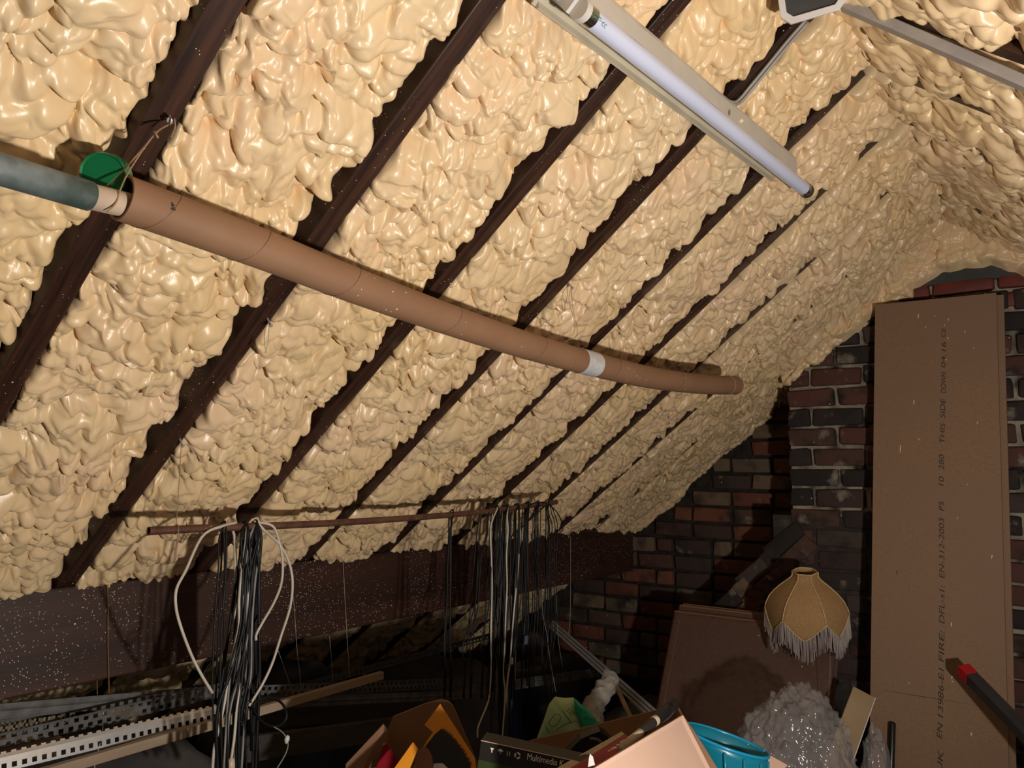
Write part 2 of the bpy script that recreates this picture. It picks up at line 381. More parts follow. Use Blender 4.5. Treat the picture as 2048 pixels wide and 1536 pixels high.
# ------------------------------------------------------------------ right roof slope
ceil_r = struct(empty('ceiling_right', (XR, 2, ZR)), 'opposite roof slope of dark rafters and cream sprayed foam rising to the ridge')
SR_E = 1.75
mb = MB(); mb.bar(RIDGE+V(0, -1.2, 0)+DR*SR_E/2-NR*.115, RIDGE+V(0, YB+.1, 0)+DR*SR_E/2-NR*.115, DR, SR_E/2, .01)
mb.build('roof_deck', M['deck'], ceil_r)
for k in range(-2, 9): rafter_mesh(ry(k), .02, SR_E, DR, NR).build('rafter', M['rafter'], ceil_r, bevel=.003)
for k in range(-2, 9):
    y0, y1 = ry(k)+.002, ry(k+1)-RW-.002
    if k == 8: y1 = YC+.01
    foam_slope('foam_panel', y0, y1, -.02, SR_E, DR, NR, .010 if k < 2 else (.0055 if k < 8 else .005), 900+k*13, ceil_r, base=.004, lean=.9, size=1.15, edge1=(k != 8))
mb = MB(); mb.aabb(XR-.13, XR+.13, -1.2, YB, ZR+.045, ZR+.16); mb.build('ridge_board', M['rafter'], ceil_r)

# ------------------------------------------------------------------ foam against chimney and gable
def foam_fillet(name, pts, r, face, seed, parent, n=90, squash=.7):
    """lumpy bead of foam along a joint"""
    path = np.array(curve_path(pts, n)); seg = np.r_[0, np.cumsum(np.linalg.norm(np.diff(path, axis=0), axis=1))]
    t = np.gradient(path, axis=0); t /= np.linalg.norm(t, axis=1)[:, None]
    f = unit(face); nphi = 40; ph = np.linspace(0, 2*math.pi, nphi)
    U, PH = np.meshgrid(seg, ph, indexing='ij')
    up = np.cross(t, f); up /= np.linalg.norm(up, axis=1)[:, None]
    h = r*(.7+.4*vnoise(U/.10, U*0, seed)) + .034*(bub(U/.042, PH*r/.034+7, seed, k=18)-.6) + .013*(bub(U/.02, PH*r/.017+3, seed+5, k=18)-.6)
    ends = np.sqrt(smooth(np.minimum(U, seg[-1]-U)/.03+.02)); h = h*ends
    P = path[:, None, :] + (h*np.cos(PH)*squash)[..., None]*f + (h*np.sin(PH))[..., None]*up[:, None, :]
    return mesh_obj(name, P.reshape(-1, 3), grid_faces(len(seg), nphi), M['foam'], parent, smooth=True)
foam_fillet('foam_bead', [ay(x, y, YC-.015) for x, y in ((1566, 770), (1604, 728), (1645, 695), (1692, 655), (1740, 618), (1785, 590), (1825, 568))], .046, (0, -1, 0), 51, ceil_l, 220)
foam_fillet('foam_bead', [ay(x, y, YB-.02) for x, y in ((1548, 800), (1500, 850), (1450, 890), (1400, 935), (1350, 985), (1300, 1035), (1262, 1062))], .045, (0, -1, 0), 61, ceil_l, 180)
# apex of the chimney: a sheet of foam from the ridge down to an arched lower edge
def apex_foam():
    nx, nz = 280, 150
    xs = np.linspace(-.98, .12, nx); zs = np.linspace(CZ+.56, ZR+.02, nz)
    X, Z = np.meshgrid(xs, zs, indexing='ij')
    arch = [ay(x, y, YC) for x, y in ((1690, 690), (1735, 650), (1772, 622), (1815, 592), (1850, 572), (1885, 552), (1930, 540), (1985, 536), (2048, 556), (2090, 580))]
    low = np.interp(xs, [p[0] for p in arch], [p[2] for p in arch])[:, None]+.006*vnoise(X/.03, X*0, 5)
    L, m, q, big = foam_height(Z*1.0, X, 77, 1.1)
    d = Z-low
    th = .05*np.sqrt(smooth(d/.05))+ (L+m+q+.012)*smooth(d/.04)+.06*smooth((d-.08)/.18)
    Y = YC-np.maximum(th, -.002)
    P = np.stack([X, Y, Z - np.maximum(L+m, 0)*.5*smooth(d/.05)], -1)
    return mesh_obj('foam_panel', P.reshape(-1, 3), grid_faces(nx, nz, d > -.004), M['foam'], ceil_l, smooth=True)
apex_foam()

# ------------------------------------------------------------------ walls
def brick_meshes(matl, L=.217, H=.077, D=.05, nvar=5):
    out = []
    for s in range(nvar):
        r = random.Random(s+int(L*1000)); bm = bmesh.new()
        bmesh.ops.create_cube(bm, size=1)
        bmesh.ops.scale(bm, vec=(L, D, H), verts=bm.verts)
        for v in bm.verts: v.co += Vector((r.uniform(-.007, .007), r.uniform(-.005, .004), r.uniform(-.006, .006)))
        bmesh.ops.bevel(bm, geom=bm.edges[:], offset=.009, segments=2, affect='EDGES', profile=.6)
        me = bpy.data.meshes.new('brick'); bm.to_mesh(me); bm.free(); me.materials.append(matl)
        me.polygons.foreach_set('use_smooth', [True]*len(me.polygons)); out.append(me)
    return out
def place_brick(me, x, y, z, parent, sx=1, ry_=0):
    o = bpy.data.objects.new('brick', me); link(o, parent)
    o.location = Vector((x, y, z))-wloc(parent); o.rotation_euler = (rnd.uniform(-.02, .02), ry_+rnd.uniform(-.012, .012), rnd.uniform(-.02, .02)); o.scale = (sx, 1, 1)
    return o
def roof_z(x): return ZR-math.tan(AL)*abs(x-XR)
CH, BL = .094, .236
wall_b = struct(empty('wall_back', (-2, YB, 0)), 'brick gable wall under the far end of the roof')
mb = MB()
mb.add([(-3.32, YB+.012, 0), (1.2, YB+.012, 0), (1.2, YB+.012, roof_z(1.2)+.1), (XR, YB+.012, ZR+.1), (-3.32, YB+.012, roof_z(-3.32)+.1)], [(0, 1, 2, 3, 4)])
mb.build('mortar_bed', M['mortar_dark'], wall_b)
bs = brick_meshes(M['brick_brown']); hs = brick_meshes(M['brick_brown'], L=.100)
for c in range(5, 25):
    z = .05+c*CH; x = -3.30+(c % 2)*BL/2
    while x < -1.05:
        half = rnd.random() < .12
        Lb = BL/2 if half else BL
        xc = x+Lb/2
        if z+.04 < roof_z(xc-Lb/2)+.05: place_brick(rnd.choice(hs if half else bs), xc, YB+.014+rnd.uniform(-.006, .004), z, wall_b)
        x += Lb

wall_c = struct(empty('wall_chimney', (-.4, YC, 0)), 'sooty brick chimney breast with pale mortar joints')
XC0, XC1 = -1.182, .50
mb = MB()
sh = [(-1.195, CZ-.30), (-1.56, CZ-.68), (-1.60, 0)]
prof = [(XC1, 0), (XC1, roof_z(XC1)), (XR+.05, ZR), (XC0+.012, roof_z(XC0)+.02), (XC0+.012, CZ-.30), (-1.52, CZ-.66), (-1.56, 0)]
n_ = len(prof); yf, yb_ = YC+.012, YB
mb.add([(x, yf, z) for x, z in prof]+[(x, yb_, z) for x, z in prof], [tuple(range(n_))]+[(i, (i+1) % n_, n_+(i+1) % n_, n_+i) for i in range(n_)])
mb.build('mortar_bed', M['mortar'], wall_c)
bd = brick_meshes(M['brick_dark']); hd = brick_meshes(M['brick_dark'], L=.100); rd = brick_meshes(M['brick_red'], H=.060, L=.228)
zt = ay(1854, 596, YC)[2]
c = 0; z = zt-.045
while z > .35:
    x = XC0+(0 if c % 2 == 0 else -.0)
    first = True
    while x < .05:
        Lb = BL/2 if ((first and c % 2) or rnd.random() < .15) else BL
        first = False; xc = x+Lb/2
        if z < roof_z(xc)-.02: place_brick(rnd.choice(hd if Lb < .2 else bd), xc, YC+.014+rnd.uniform(-.006, .003), z, wall_c)
        x += Lb
    z -= CH; c += 1
z = ay(1854, 585, YC)[2]
for i in range(4): place_brick(rd[i % 5], -.655+i*.243, YC+.012, z+.006, wall_c)
for i in range(2): place_brick(rd[i+2], -.33+i*.243, YC+.012, z-.068, wall_c)
# tumbled courses on the sloping shoulder
dx, dz = -1.54+1.195, -.658+.271
for j in range(2):
    for i in range(5):
        f = (i+.5)/5
        px_, pz_ = -1.175+dx*f+.055*j, CZ-.285+dz*f-.060*j
        o = place_brick(rnd.choice(hd if i % 2 else bd) if (i, j) != (3, 0) else rnd.choice(hs), px_, YC+.002-.01*j, pz_, wall_c, ry_=math.radians(-42))
mb = MB(); mb.box((-.92, YC+.004, CZ-.62), (1, 0, 0), (0, 1, 0), (0, 0, 1), .34, .012, .42); mb.build('render_patch', M['render'], wall_c)
# dark smooth slab over the red courses, chimney top's shade put into its grey
mb = MB(); mb.add([(-.70, YC-.012, CZ+.835), (.10, YC-.012, CZ+.822), (.10, YC-.012, CZ+.97), (-.30, YC-.012, CZ+.99), (-.70, YC-.012, CZ+.93),
                   (-.70, YC+.02, CZ+.835), (.10, YC+.02, CZ+.822), (.10, YC+.02, CZ+.97), (-.30, YC+.02, CZ+.99), (-.70, YC+.02, CZ+.93)],
                  [(0, 1, 2, 3, 4), (0, 5, 6, 1), (1, 6, 7, 2), (2, 7, 8, 3), (3, 8, 9, 4), (4, 9, 5, 0)]); mb.build('shaded_chimney_top', M['shaded_mortar'], wall_c)

# knee wall and floor
mb = MB(); mb.aabb(-3.36, -3.30, -1.2, YB, 0, roof_z(-3.3)+.05); struct(mb.build('wall_left', M['deck']), 'low dark knee wall at the eaves')
fl = struct(empty('floor', (-1.2, 1.6, 0)), 'dark boarded attic floor')
for i in range(31):
    x0 = -3.3+i*.145; MB().aabb(x0, x0+.142, -1.2, YB, -.022, 0).build('floor_board', M['floorboard'], fl)

# ------------------------------------------------------------------ purlin
PX = -2.265
mb = MB(); mb.aabb(PX-.075, PX, -1.2, YB, CZ-.593, CZ-.325)
struct(mb.build('purlin_beam', M['purlin'], bevel=.006), 'deep dark brown purlin beam speckled with foam overspray')

# ------------------------------------------------------------------ cardboard tube on strings, with the pipe pushed into it
TUBE = curve_path([ax(x, y, X) for x, y, X in ((243, 395, -1.14), (400, 452, -1.142), (560, 512, -1.145), (720, 575, -1.148), (900, 640, -1.152), (1050, 690, -1.155), (1185, 728, -1.150), (1300, 755, -1.135), (1400, 768, -1.115), (1470, 771, -1.095))], 70)
TR_ = .0355
t = thing('cardboard_tube', TUBE[0], 'long sagging brown cardboard tube hung on strings below the rafters', 'tube')
def hollow(path, r, wall, n=28):
    mb = MB(); mb.tube(path, r, n, caps=False); k = len(mb.v); mb.tube(path, r-wall, n, caps=False)
    m = (len(path)-1)*n
    mb.f[m*1:] = [tuple(reversed(f)) for f in mb.f[m:]]
    for j in range(n):
        a, b = j, (j+1) % n
        mb.f.append((a, k+a, k+b, b)); e = (len(path)-1)*n; mb.f.append((e+a, e+b, k+e+b, k+e+a))
    return mb
o = hollow(TUBE, TR_, .004).build('tube_wall', M['card'], t, smooth=True)
md = o.modifiers.new('edge', 'EDGE_SPLIT'); md.split_angle = math.radians(50)
T_ = np.array(TUBE); ip = int(np.argmin(np.linalg.norm(T_-ax(1182, 727, -1.15), axis=1)))
lp = T_[ip]; d_ = unit(T_[ip+1]-T_[ip-1])
mb = MB(); mb.tube([lp-d_*.040, lp-d_*.02, lp, lp+d_*.02, lp+d_*.040], TR_+.0009, 28, caps=False)
lab = mb.build('paper_label', M['label'], t, smooth=True); lab['label'] = 'white printed paper label wrapped round the tube'
# spiral seams of the wound card
for i0 in range(4, 60, 9):
    mb = MB()
    p0 = T_[i0]; d_ = unit(T_[i0+1]-T_[i0-1]); u_ = unit(np.cross(d_, (0, 0, 1))); v_ = np.cross(u_, d_)
    pts = [p0+d_*(.018*a)+(TR_+.0002)*(math.cos(a)*u_+math.sin(a)*v_) for a in np.linspace(-2.2, 2.2, 24)]
    mb.tube(pts, .0005, 4); mb.build('spiral_seam', M['rust'], t)
mb = MB()
for x, y, r in ((350, 398, .006), (358, 414, .004), (385, 408, .003)):
    p = ax(x, y, -1.105); c = T_[np.argmin(np.linalg.norm(T_-p, axis=1))]; n_ = unit(CAM-c)*.6+unit(p-c); n_ = unit(n_)
    q = c+n_*(TR_+.0004); u_ = unit(np.cross(n_, (0, 0, 1))); v_ = np.cross(n_, u_)
    mb.add([q+r*(math.cos(a)*u_*(1+.3*math.sin(3*a))+math.sin(a)*v_*.7) for a in np.linspace(0, 6.1, 12)], [tuple(range(12))])
mb.build('stain', M['ink'], t)

P0, P1 = ax(-520, 180, -1.06), ax(178, 392, -1.128)
t = thing('plastic_pipe', P1, 'scuffed grey green plastic pipe with cream end pushed into the cardboard tube', 'pipe')
dd = unit(P1-P0)
mb = MB(); mb.tube([P0, P0+(P1-P0)*.3, P0+(P1-P0)*.7, P1], .0215, 28); mb.build('pipe_body', M['pole'], t, smooth=True).modifiers.new('e', 'EDGE_SPLIT')
P2 = ax(236, 406, -1.137)
mb = MB(); mb.tube([P1-dd*.005, P1, (P1+P2)/2, P2, P2+(P2-P1)*.6], .0190, 28); o = mb.build('pipe_collar', M['cream'], t, smooth=True); o.modifiers.new('e', 'EDGE_SPLIT'); o['label'] = 'cream end of the pipe'
c = ax(208, 352, -1.165); n_ = unit(V(.62, -.72, -.32))
mb = MB(); mb.lathe(c, n_, [(0.0005, .002), (.031, .002), (.0335, .005), (.0345, -.001), (.0345, -.020), (.033, -.020), (.032, 0), (0.0005, -.001)], 40)
tag(mb.build('end_cap', M['green'], None, smooth=True), 'round green plastic cap wedged at the open end of the cardboard tube', 'cap').modifiers.new('e', 'EDGE_SPLIT')

# ------------------------------------------------------------------ nails and strings
def string(name, pts, r, matl, label, n=30, group=None):
    mb = MB(); mb.tube(curve_path(pts, n), r, 6); return tag(mb.build(name, matl, None, smooth=True), label, 'string', group)
def nail(p, N, label):
    p = V(*p); N = unit(N); mb = MB(); mb.tube([p-N*.01, p+N*.022], .0022, 8); mb.lathe(p+N*.022, N, [(.0005, .0015), (.0045, .001), (.0045, -.001), (.0005, -.001)], 12)
    return tag(mb.build('nail', M['steel'], None), label, 'nail')
N1 = roofL(339, 232); nail(N1, NL+V(0, -.3, .2), 'bent galvanised nail in the rafter above the green cap')
n1 = N1+NL*.018
string('string', [n1, ax(310, 268, -1.128), ax(262, 336, -1.125), ax(240, 380, -1.118), ax(232, 405, -1.114), ax(214, 424, -1.116)], .0012, M['string'], 'tan string running from the bent nail and looping under the cream pipe end')
string('string', [n1, ax(318, 260, -1.135), ax(283, 300, -1.135), ax(236, 352, -1.138), ax(205, 380, -1.15)], .0012, M['string'], 'tan string stretched from the bent nail down behind the green cap')
string('string', [n1+V(.004, 0, .003), ax(349, 238, -1.12), ax(350, 255, -1.12), ax(342, 275, -1.12)], .0013, M['string'], 'short loose tan string end dangling at the bent nail')
string('string', [ax(309, 264, -1.126), ax(311, 266, -1.122), ax(316, 276, -1.12)], .0018, M['string'], 'small knot tail of string above the green cap', 8)
N2 = roofL(535, 637); nail(N2, NL, 'small nail in the knotty rafter below the tube')
for a, b, c_, l in ((531, 529, 533, 'grey twine end on the small nail, hanging on the side of the beaded pipe rack'), (538, 536, 530, 'grey twine end on the small nail, the longer of the two')):
    n2 = N2+NL*.016
    string('string', [n2, ax(a, 655, n2[0]), ax(b, 685, n2[0]+.003), ax(c_, 706, n2[0]+.004)], .0009, M['string_pale'], l.replace(', hanging on the side of the beaded pipe rack', ', the shorter of the two'), 12)
N3 = roofL(1137, 566); nail(N3, NL, 'nail in the rafter above the labelled part of the tube')
n3 = N3+NL*.014
string('string', [n3, ax(1146, 618, n3[0]+.002), ax(1154, 668, n3[0]+.004), T_[ip-3]+V(.0, 0, TR_+.001)], .0008, M['string'], 'thin string holding the cardboard tube just before its white label')
string('string', [n3+V(.002, .002, 0), ax(1138, 600, n3[0]+.002), ax(1150, 655, n3[0]+.004), T_[ip-3]+V(.01, 0.004, TR_-.002)], .0007, M['string'], 'second thin string strand beside the one before the white label')
i8 = int(np.argmin(np.linalg.norm(T_-ax(1452, 771, -1.10), axis=1)))
n8 = roofL(1450, 648, .006)
nail(n8-NL*.006, NL, 'nail in the rafter above the far end of the tube')
string('string', [n8+NL*.008, n8*.6+.4*(T_[i8]+V(0, 0, TR_)), T_[i8]+V(0, 0, TR_+.001)], .0007, M['string'], 'hair thin string holding the far end of the cardboard tube')
d_ = unit(T_[i8+1]-T_[i8-1]); u_ = unit(np.cross(d_, (0, 0, 1))); v_ = np.cross(u_, d_)
for pi, lbl in ((i8, 'loop of thin string tied round the far end of the tube'), (ip-1, 'loop of thin string tied round the tube over its white label')):
    d_ = unit(T_[pi+1]-T_[pi-1]); u_ = unit(np.cross(d_, (0, 0, 1))); v_ = np.cross(u_, d_)
    mb = MB(); mb.tube([T_[pi]+(TR_+.0014)*(math.cos(a)*u_+math.sin(a)*v_) for a in np.linspace(0, 6.2832, 30)], .0007, 5, caps=False); tag(mb.build('string', M['string_pale']), lbl, 'string')

# ------------------------------------------------------------------ fluorescent batten
A0, A1 = roofL(1118, -14, .085), roofL(1596, 366, .085)
ay_ = unit(A1-A0); nn = unit(NL-ay_*(NL @ ay_)); ll = np.cross(nn, ay_)
if ll @ DL > 0: ll = -ll                    # ll points up the slope
t = thing('fluorescent_batten', A0, 'unlit white fluorescent batten light fixed across the rafters', 'light fitting')
def prism(p, q, prof, name, matl, parent, bevel=0):
    mb = MB(); k = len(prof)
    vs = [p+ll*a+nn*b for a, b in prof]+[q+ll*a+nn*b for a, b in prof]
    mb.add(vs, [tuple(range(k-1, -1, -1)), tuple(range(k, 2*k))]+[(i, (i+1) % k, k+(i+1) % k, k+i) for i in range(k)])
    return mb.build(name, matl, parent, bevel=bevel)
prism(A0, A1-ay_*.03, [(-.020, -.050), (-.020, -.044), (-.012, -.012), (-.004, -.002), (.014, -.002), (.042, -.040), (.046, -.050)], 'housing', M['enamel'], t, .0015)
prism(A0+ay_*.02, A1-ay_*.05, [(-.046, -.052), (-.046, -.042), (-.042, -.040), (-.034, -.052)], 'reflector_lip', M['enamel_cream'], t)
prism(A0+ay_*.01, A1-ay_*.04, [(-.046, -.054), (-.046, -.050), (.046, -.050), (.046, -.054)], 'back_plate', M['enamel_cream'], t)
c0, c1 = A0+nn*.030+ll*.003+ay_*.05, A1+nn*.030
mb = MB(); mb.tube([c0, c0+(c1-c0)*.5, c1], .0185, 28); tb = mb.build('lamp_tube', M['tube_glass'], t, smooth=True); tb.modifiers.new('e', 'EDGE_SPLIT'); tb['label'] = 'bluish white glass lamp tube'
for c_, s_ in ((c0, 1), (c1, -1)):
    mb = MB(); mb.tube([c_-ay_*.006*s_, c_+ay_*.016*s_], .0192, 24); mb.build('end_ring', M['chrome'], t, smooth=True).modifiers.new('e', 'EDGE_SPLIT')
    mb = MB(); mb.tube([c_-ay_*.022*s_, c_-ay_*.006*s_], .0205, 24)
    if s_ > 0: mb.box(c_-ay_*.018-nn*.030, ay_, ll, nn, .012, .019, .020)
    mb.build('lamp_holder', M['plastic_white'] if s_ > 0 else M['graphite'], t, bevel=.0012)
# print on the glass: small mark, two short lines and CE-like rounds
def text_mesh(body, size, shear=0.0):
    cu = bpy.data.curves.new('txt', 'FONT'); cu.body = body; cu.size = size; cu.shear = shear; cu.extrude = 0
    ob = bpy.data.objects.new('txt', cu); col.objects.link(ob); bpy.context.view_layer.update()
    me = bpy.data.meshes.new_from_object(ob.evaluated_get(bpy.context.evaluated_depsgraph_get()))
    col.objects.unlink(ob); bpy.data.objects.remove(ob)
    v = np.array([x.co[:] for x in me.vertices]); f = [tuple(p.vertices) for p in me.polygons]
    bpy.data.meshes.remove(me); return v, f
def put_text(name, body, a, b, upv, height, matl, parent, shear=0.0, fit=True, lift=.0006, nrm=None):
    """text whose baseline runs from a to b"""
    v, f = text_mesh(body, 1.0, shear)
    a, b = V(*a), V(*b); e = unit(b-a); w_ = v[:, 0].max()-v[:, 0].min(); hh = v[:, 1].max()-min(0, v[:, 1].min())
    upv = unit(V(*upv)-e*(V(*upv) @ e)); n_ = np.cross(e, upv) if nrm is None else unit(nrm)
    sx = np.linalg.norm(b-a)/w_ if fit else height/hh; sy = height/hh
    P = a+np.outer((v[:, 0]-v[:, 0].min())*sx, e)+np.outer(v[:, 1]*sy, upv)+n_*lift
    return mesh_obj(name, P, f, matl, parent)
vw = unit(CAM-(c0+c1)/2); vw = unit(vw-ay_*(vw @ ay_)); sd = np.cross(ay_, vw)
def on_tube(px, py):
    p = onp(px, py, c0+vw*.0187, vw); return p
mb = MB()
def seg(p, q, r=.0006): mb.tube([on_tube(*p), on_tube(*q)], r, 4)
for p, q in (((1186, 22), (1190, 28)), ((1190, 28), (1186, 33)), ((1186, 33), (1192, 36)), ((1192, 24), (1189, 32)), ((1181, 34), (1187, 35)), ((1193, 31), (1204, 39)), ((1191, 35), (1206, 45)), ((1195, 30), (1202, 36))): seg(p, q)
for cx, cy in ((1207, 49), (1211, 53)): 
    q = on_tube(cx, cy); mb.tube([q+.0032*(math.cos(a)*ay_+math.sin(a)*sd) for a in np.linspace(.9, 5.3, 12)], .0005, 4)
mb.build('printed_mark', M['green_ink'], tb)
mb = MB(); mb.lathe(on_tube(1484, 243)-vw*.003, vw, [(.0005, .006), (.004, .005), (.006, 0)], 12); mb.build('foam_blob', M['foam'], t, smooth=True)

# ------------------------------------------------------------------ floodlight by the ridge, its conduits and the trunking
FC = af(1622, -22, 1.62); fn = unit(CAM-FC+V(.10, 0, .30)); fx = unit(np.cross((0, 0, 1), fn)); fx = unit(fx*math.cos(.12)+np.cross(fn, fx)*math.sin(.12)); fu = np.cross(fn, fx)
t = thing('floodlight', FC, 'small unlit floodlight with white frame and dark glass at the ridge', 'light fitting')
HW, HH = .066, .056
oc = lambda a, b, c: [(-a, -b+c), (-a+c, -b), (a-c, -b), (a, -b+c), (a, b-c), (a-c, b), (-a+c, b), (-a, b-c)]
def ring(outer, inner, z0, z1, name, matl, parent):
    mb = MB(); k = len(outer); P = lambda q, z: [FC+fx*a+fu*b+fn*z for a, b in q]
    mb.add(P(outer, z0)+P(outer, z1)+P(inner, z1)+P(inner, z0), sum([[(i, (i+1) % k, k+(i+1) % k, k+i), (k+i, k+(i+1) % k, 2*k+(i+1) % k, 2*k+i), (2*k+i, 2*k+(i+1) % k, 3*k+(i+1) % k, 3*k+i)] for i in range(k)], []))
    return mb.build(name, matl, parent, bevel=.001)
ring(oc(HW, HH, .018), oc(HW-.013, HH-.013, .012), -.012, .004, 'bezel', M['plastic_white'], t)
def plate(q, z0, z1, name, matl, q2=None):
    mb = MB(); k = len(q); q2 = q2 or q
    mb.add([FC+fx*a+fu*b+fn*z1 for a, b in q]+[FC+fx*a+fu*b+fn*z0 for a, b in q2], [tuple(range(k)), tuple(range(2*k-1, k-1, -1))]+[(i, k+i, k+(i+1) % k, (i+1) % k) for i in range(k)])
    return mb.build(name, matl, t)
plate(oc(HW-.012, HH-.012, .011), -.004, -.002, 'glass', M['glass_dark'])
mb = MB(); q_ = [(-HW+.014, -HH+.014), (HW-.014, -HH+.014), (HW-.014, HH-.014), (-HW+.014, HH-.014)]
mb.add([FC+fx*a+fu*b-fn*.005 for a, b in q_]+[FC+fx*a+fu*b-fn*.036 for a, b in ((-.022, 0), (.022, 0))], [(0, 1, 5, 4), (1, 2, 5), (2, 3, 4, 5), (3, 0, 4)]); mb.build('reflector', M['reflector'], t)
plate(oc(HW-.004, HH-.004, .015), -.075, -.042, 'body', M['plastic_white'], oc(HW-.03, HH-.03, .008))
ring(oc(HW-.004, HH-.004, .015), oc(HW-.008, HH-.008, .014), -.045, -.010, 'side_wall', M['plastic_white'], t)
mb = MB(); mb.bar(FC-fn*.04+fu*.02, FC-fn*.16+fu*.05, fx, .012, .012); mb.build('bracket', M['plastic_white'], t)
for i, (off, lbl) in enumerate(((0, 'grey conduit running down the rafter from floodlight to batten, nearer the ridge'), (1, 'second grey conduit alongside, on the batten side'))):
    dxp, dyp = (5, 4) if off else (0, 0)
    pts = [roofL(x+dxp, y+dyp, .012) for x, y in ((1612, 40), (1575, 82), (1530, 137), (1496, 178), (1482, 195), (1470, 204), (1455, 201), (1438, 189))]
    mb = MB(); mb.tube(curve_path(pts, 40), .0042, 10); tag(mb.build('cable_conduit', M['conduit'], None, smooth=True), lbl, 'conduit')
a, b = roofR(1688, 8, .030), roofR(2420, 328, .030)
t = thing('cable_trunking', a, 'straight grey cable trunking crossing the roof foam to the ridge', 'trunking')
mb = MB(); mb.bar(a, b, V(0, 1, 0), .016, .010); mb.build('channel', M['conduit'], t, bevel=.002)
mb = MB(); mb.bar(a+NR*.0105, b+NR*.0105, V(0, 1, 0), .0145, .0015); mb.build('lid', M['conduit'], t)
mb = MB(); mb.tube(curve_path([roofR(1650, 2, .04), roofR(1700, 20, .028), roofR(1740, 12, .01), roofR(1790, 32, .006)], 20), .003, 8); tag(mb.build('flex_cable', M['conduit'], None, smooth=True), 'thin grey flex curling from the floodlight onto the dark rafter', 'cable')

# ------------------------------------------------------------------ rusty pipe hung as a rail
RODX = -1.778
ROD = curve_path([ax(x, y, RODX) for x, y in ((297, 1062), (420, 1056), (560, 1051), (700, 1044), (860, 1033), (980, 1022), (1113, 1004))], 40)
o = hollow(ROD, .0098, .0015, 18).build('rusty_pipe', M['rust'], None, smooth=True); o.modifiers.new('e', 'EDGE_SPLIT')
tag(o, 'thin rusty pipe hung level on strings as a rail for cables', 'pipe')
R_ = np.array(ROD)
def rod_at(px): 
    i = int(np.argmin([abs(px-(1024+FPX*((p-CAM) @ RT)/((p-CAM) @ FW))) for p in ROD])); return R_[i]
for pxn, pyn, pxr, lbl in ((360, 878, 354, 'tan string holding the near end of the rusty pipe'), (1102, 912, 1102, 'thin tan string holding the far end of the rusty pipe')):
    n0 = roofL(pxn, pyn); nail(n0, NL, 'nail in the rafter above the %s end of the rusty pipe' % ('open near' if pxn < 500 else 'cable laden far'))
    r0 = rod_at(pxr)
    string('string', [n0+NL*.012, (n0+r0)/2+V(.004, 0, 0), r0+V(0, 0, .012)], .0010, M['string'], lbl)
    if pxn < 500:
        string('string', [r0+V(.004, .002, .012), r0+V(.012, 0, -.004), r0+V(.010, -.003, -.03)], .0011, M['string'], 'short frayed tan string end hanging under the near end of the rusty pipe', 12)
        mb = MB(); mb.tube([r0+.0112*V(math.cos(a), .12*math.sin(a), math.sin(a)) for a in np.linspace(0, 6.28, 16)], .0011, 5, caps=False); tag(mb.build('string', M['string']), 'loop of tan string tied round the near end of the rusty pipe', 'string')

# ------------------------------------------------------------------ cables over the rail
def cable(pts, r, matl, label, group=None, n=60, name='cable'):
    mb = MB(); mb.tube(curve_path(pts, n), r, 8); return tag(mb.build(name, matl, None, smooth=True), label, 'cable', group)
XF = RODX+.014
def pix(path, x0=XF, x1=XF+.02): 
    k = len(path); return [ax(px, py, x0+(x1-x0)*i/max(1, k-1)) for i, (px, py) in enumerate(path)]
def over(px, back_px, back_end, depth=.014):
    """path part that climbs behind the rail and comes over its top"""
    r = rod_at(px); b0 = ax(back_px, back_end, RODX-.03)
    return [b0, r+V(-.016, (b0[1]-r[1])*.4, -.06), r+V(-.012, 0, 0), r+V(-.004, 0, .0125), r+V(.006, 0, .0115)]
white = [
 ('white cable bowing far out left of the first bundle', over(478, 470, 1350)+pix([(445, 1052), (405, 1072), (372, 1140), (353, 1178), (352, 1215), (362, 1255), (382, 1308), (402, 1348), (425, 1386)])),
 ('white cable bowing out right of the first bundle and ending short at a bare tip', over(516, 505, 1300)+pix([(545, 1052), (558, 1082), (565, 1120), (563, 1165), (548, 1205), (525, 1245), (513, 1268), (512, 1281)])),
 ('white cable bowing widest right of the first bundle and tucking back below', over(512, 498, 1330)+pix([(530, 1062), (560, 1090), (578, 1125), (585, 1165), (580, 1215), (562, 1272), (545, 1325), (525, 1368), (498, 1412)])),
 ('bright white cable down the middle of the first bundle, lowest to the left', over(486, 478, 1400)+pix([(493, 1068), (490, 1095), (484, 1140), (478, 1200), (478, 1250), (468, 1300), (458, 1345), (450, 1400), (438, 1455), (428, 1500), (424, 1560)])),
 ('white cable ending in a pale plug at the foot of the first bundle', over(500, 492, 1420)+pix([(502, 1085), (500, 1130), (497, 1180), (495, 1240), (491, 1290), (482, 1365), (474, 1410), (469, 1470), (462, 1522)])),
 ('white cable looping off the rail end of the second bundle, bent at the bottom', over(1000, 995, 1400)+pix([(985, 1040), (981, 1065), (983, 1120), (984, 1180), (982, 1250), (982, 1310), (981, 1360), (977, 1400), (965, 1432), (956, 1455), (955, 1475)])),
 ('white cable longest and brightest in the second bundle', over(1006, 1002, 1400)+pix([(1014, 1032), (1016, 1060), (1013, 1110), (1014, 1170), (1011, 1240), (1009, 1300), (1006, 1345), (1010, 1385), (1007, 1440), (1003, 1490)])),
 ('white cable with a joint block near its foot in the second bundle', over(1034, 1030, 1380)+pix([(1038, 1045), (1041, 1068), (1037, 1120), (1034, 1160), (1029, 1210), (1024, 1270), (1020, 1325), (1015, 1360), (1011, 1410)])),
]
for i, (l, p) in enumerate(white): cable(p, .0036 if i < 5 else .0030, M['cable_white'], l)
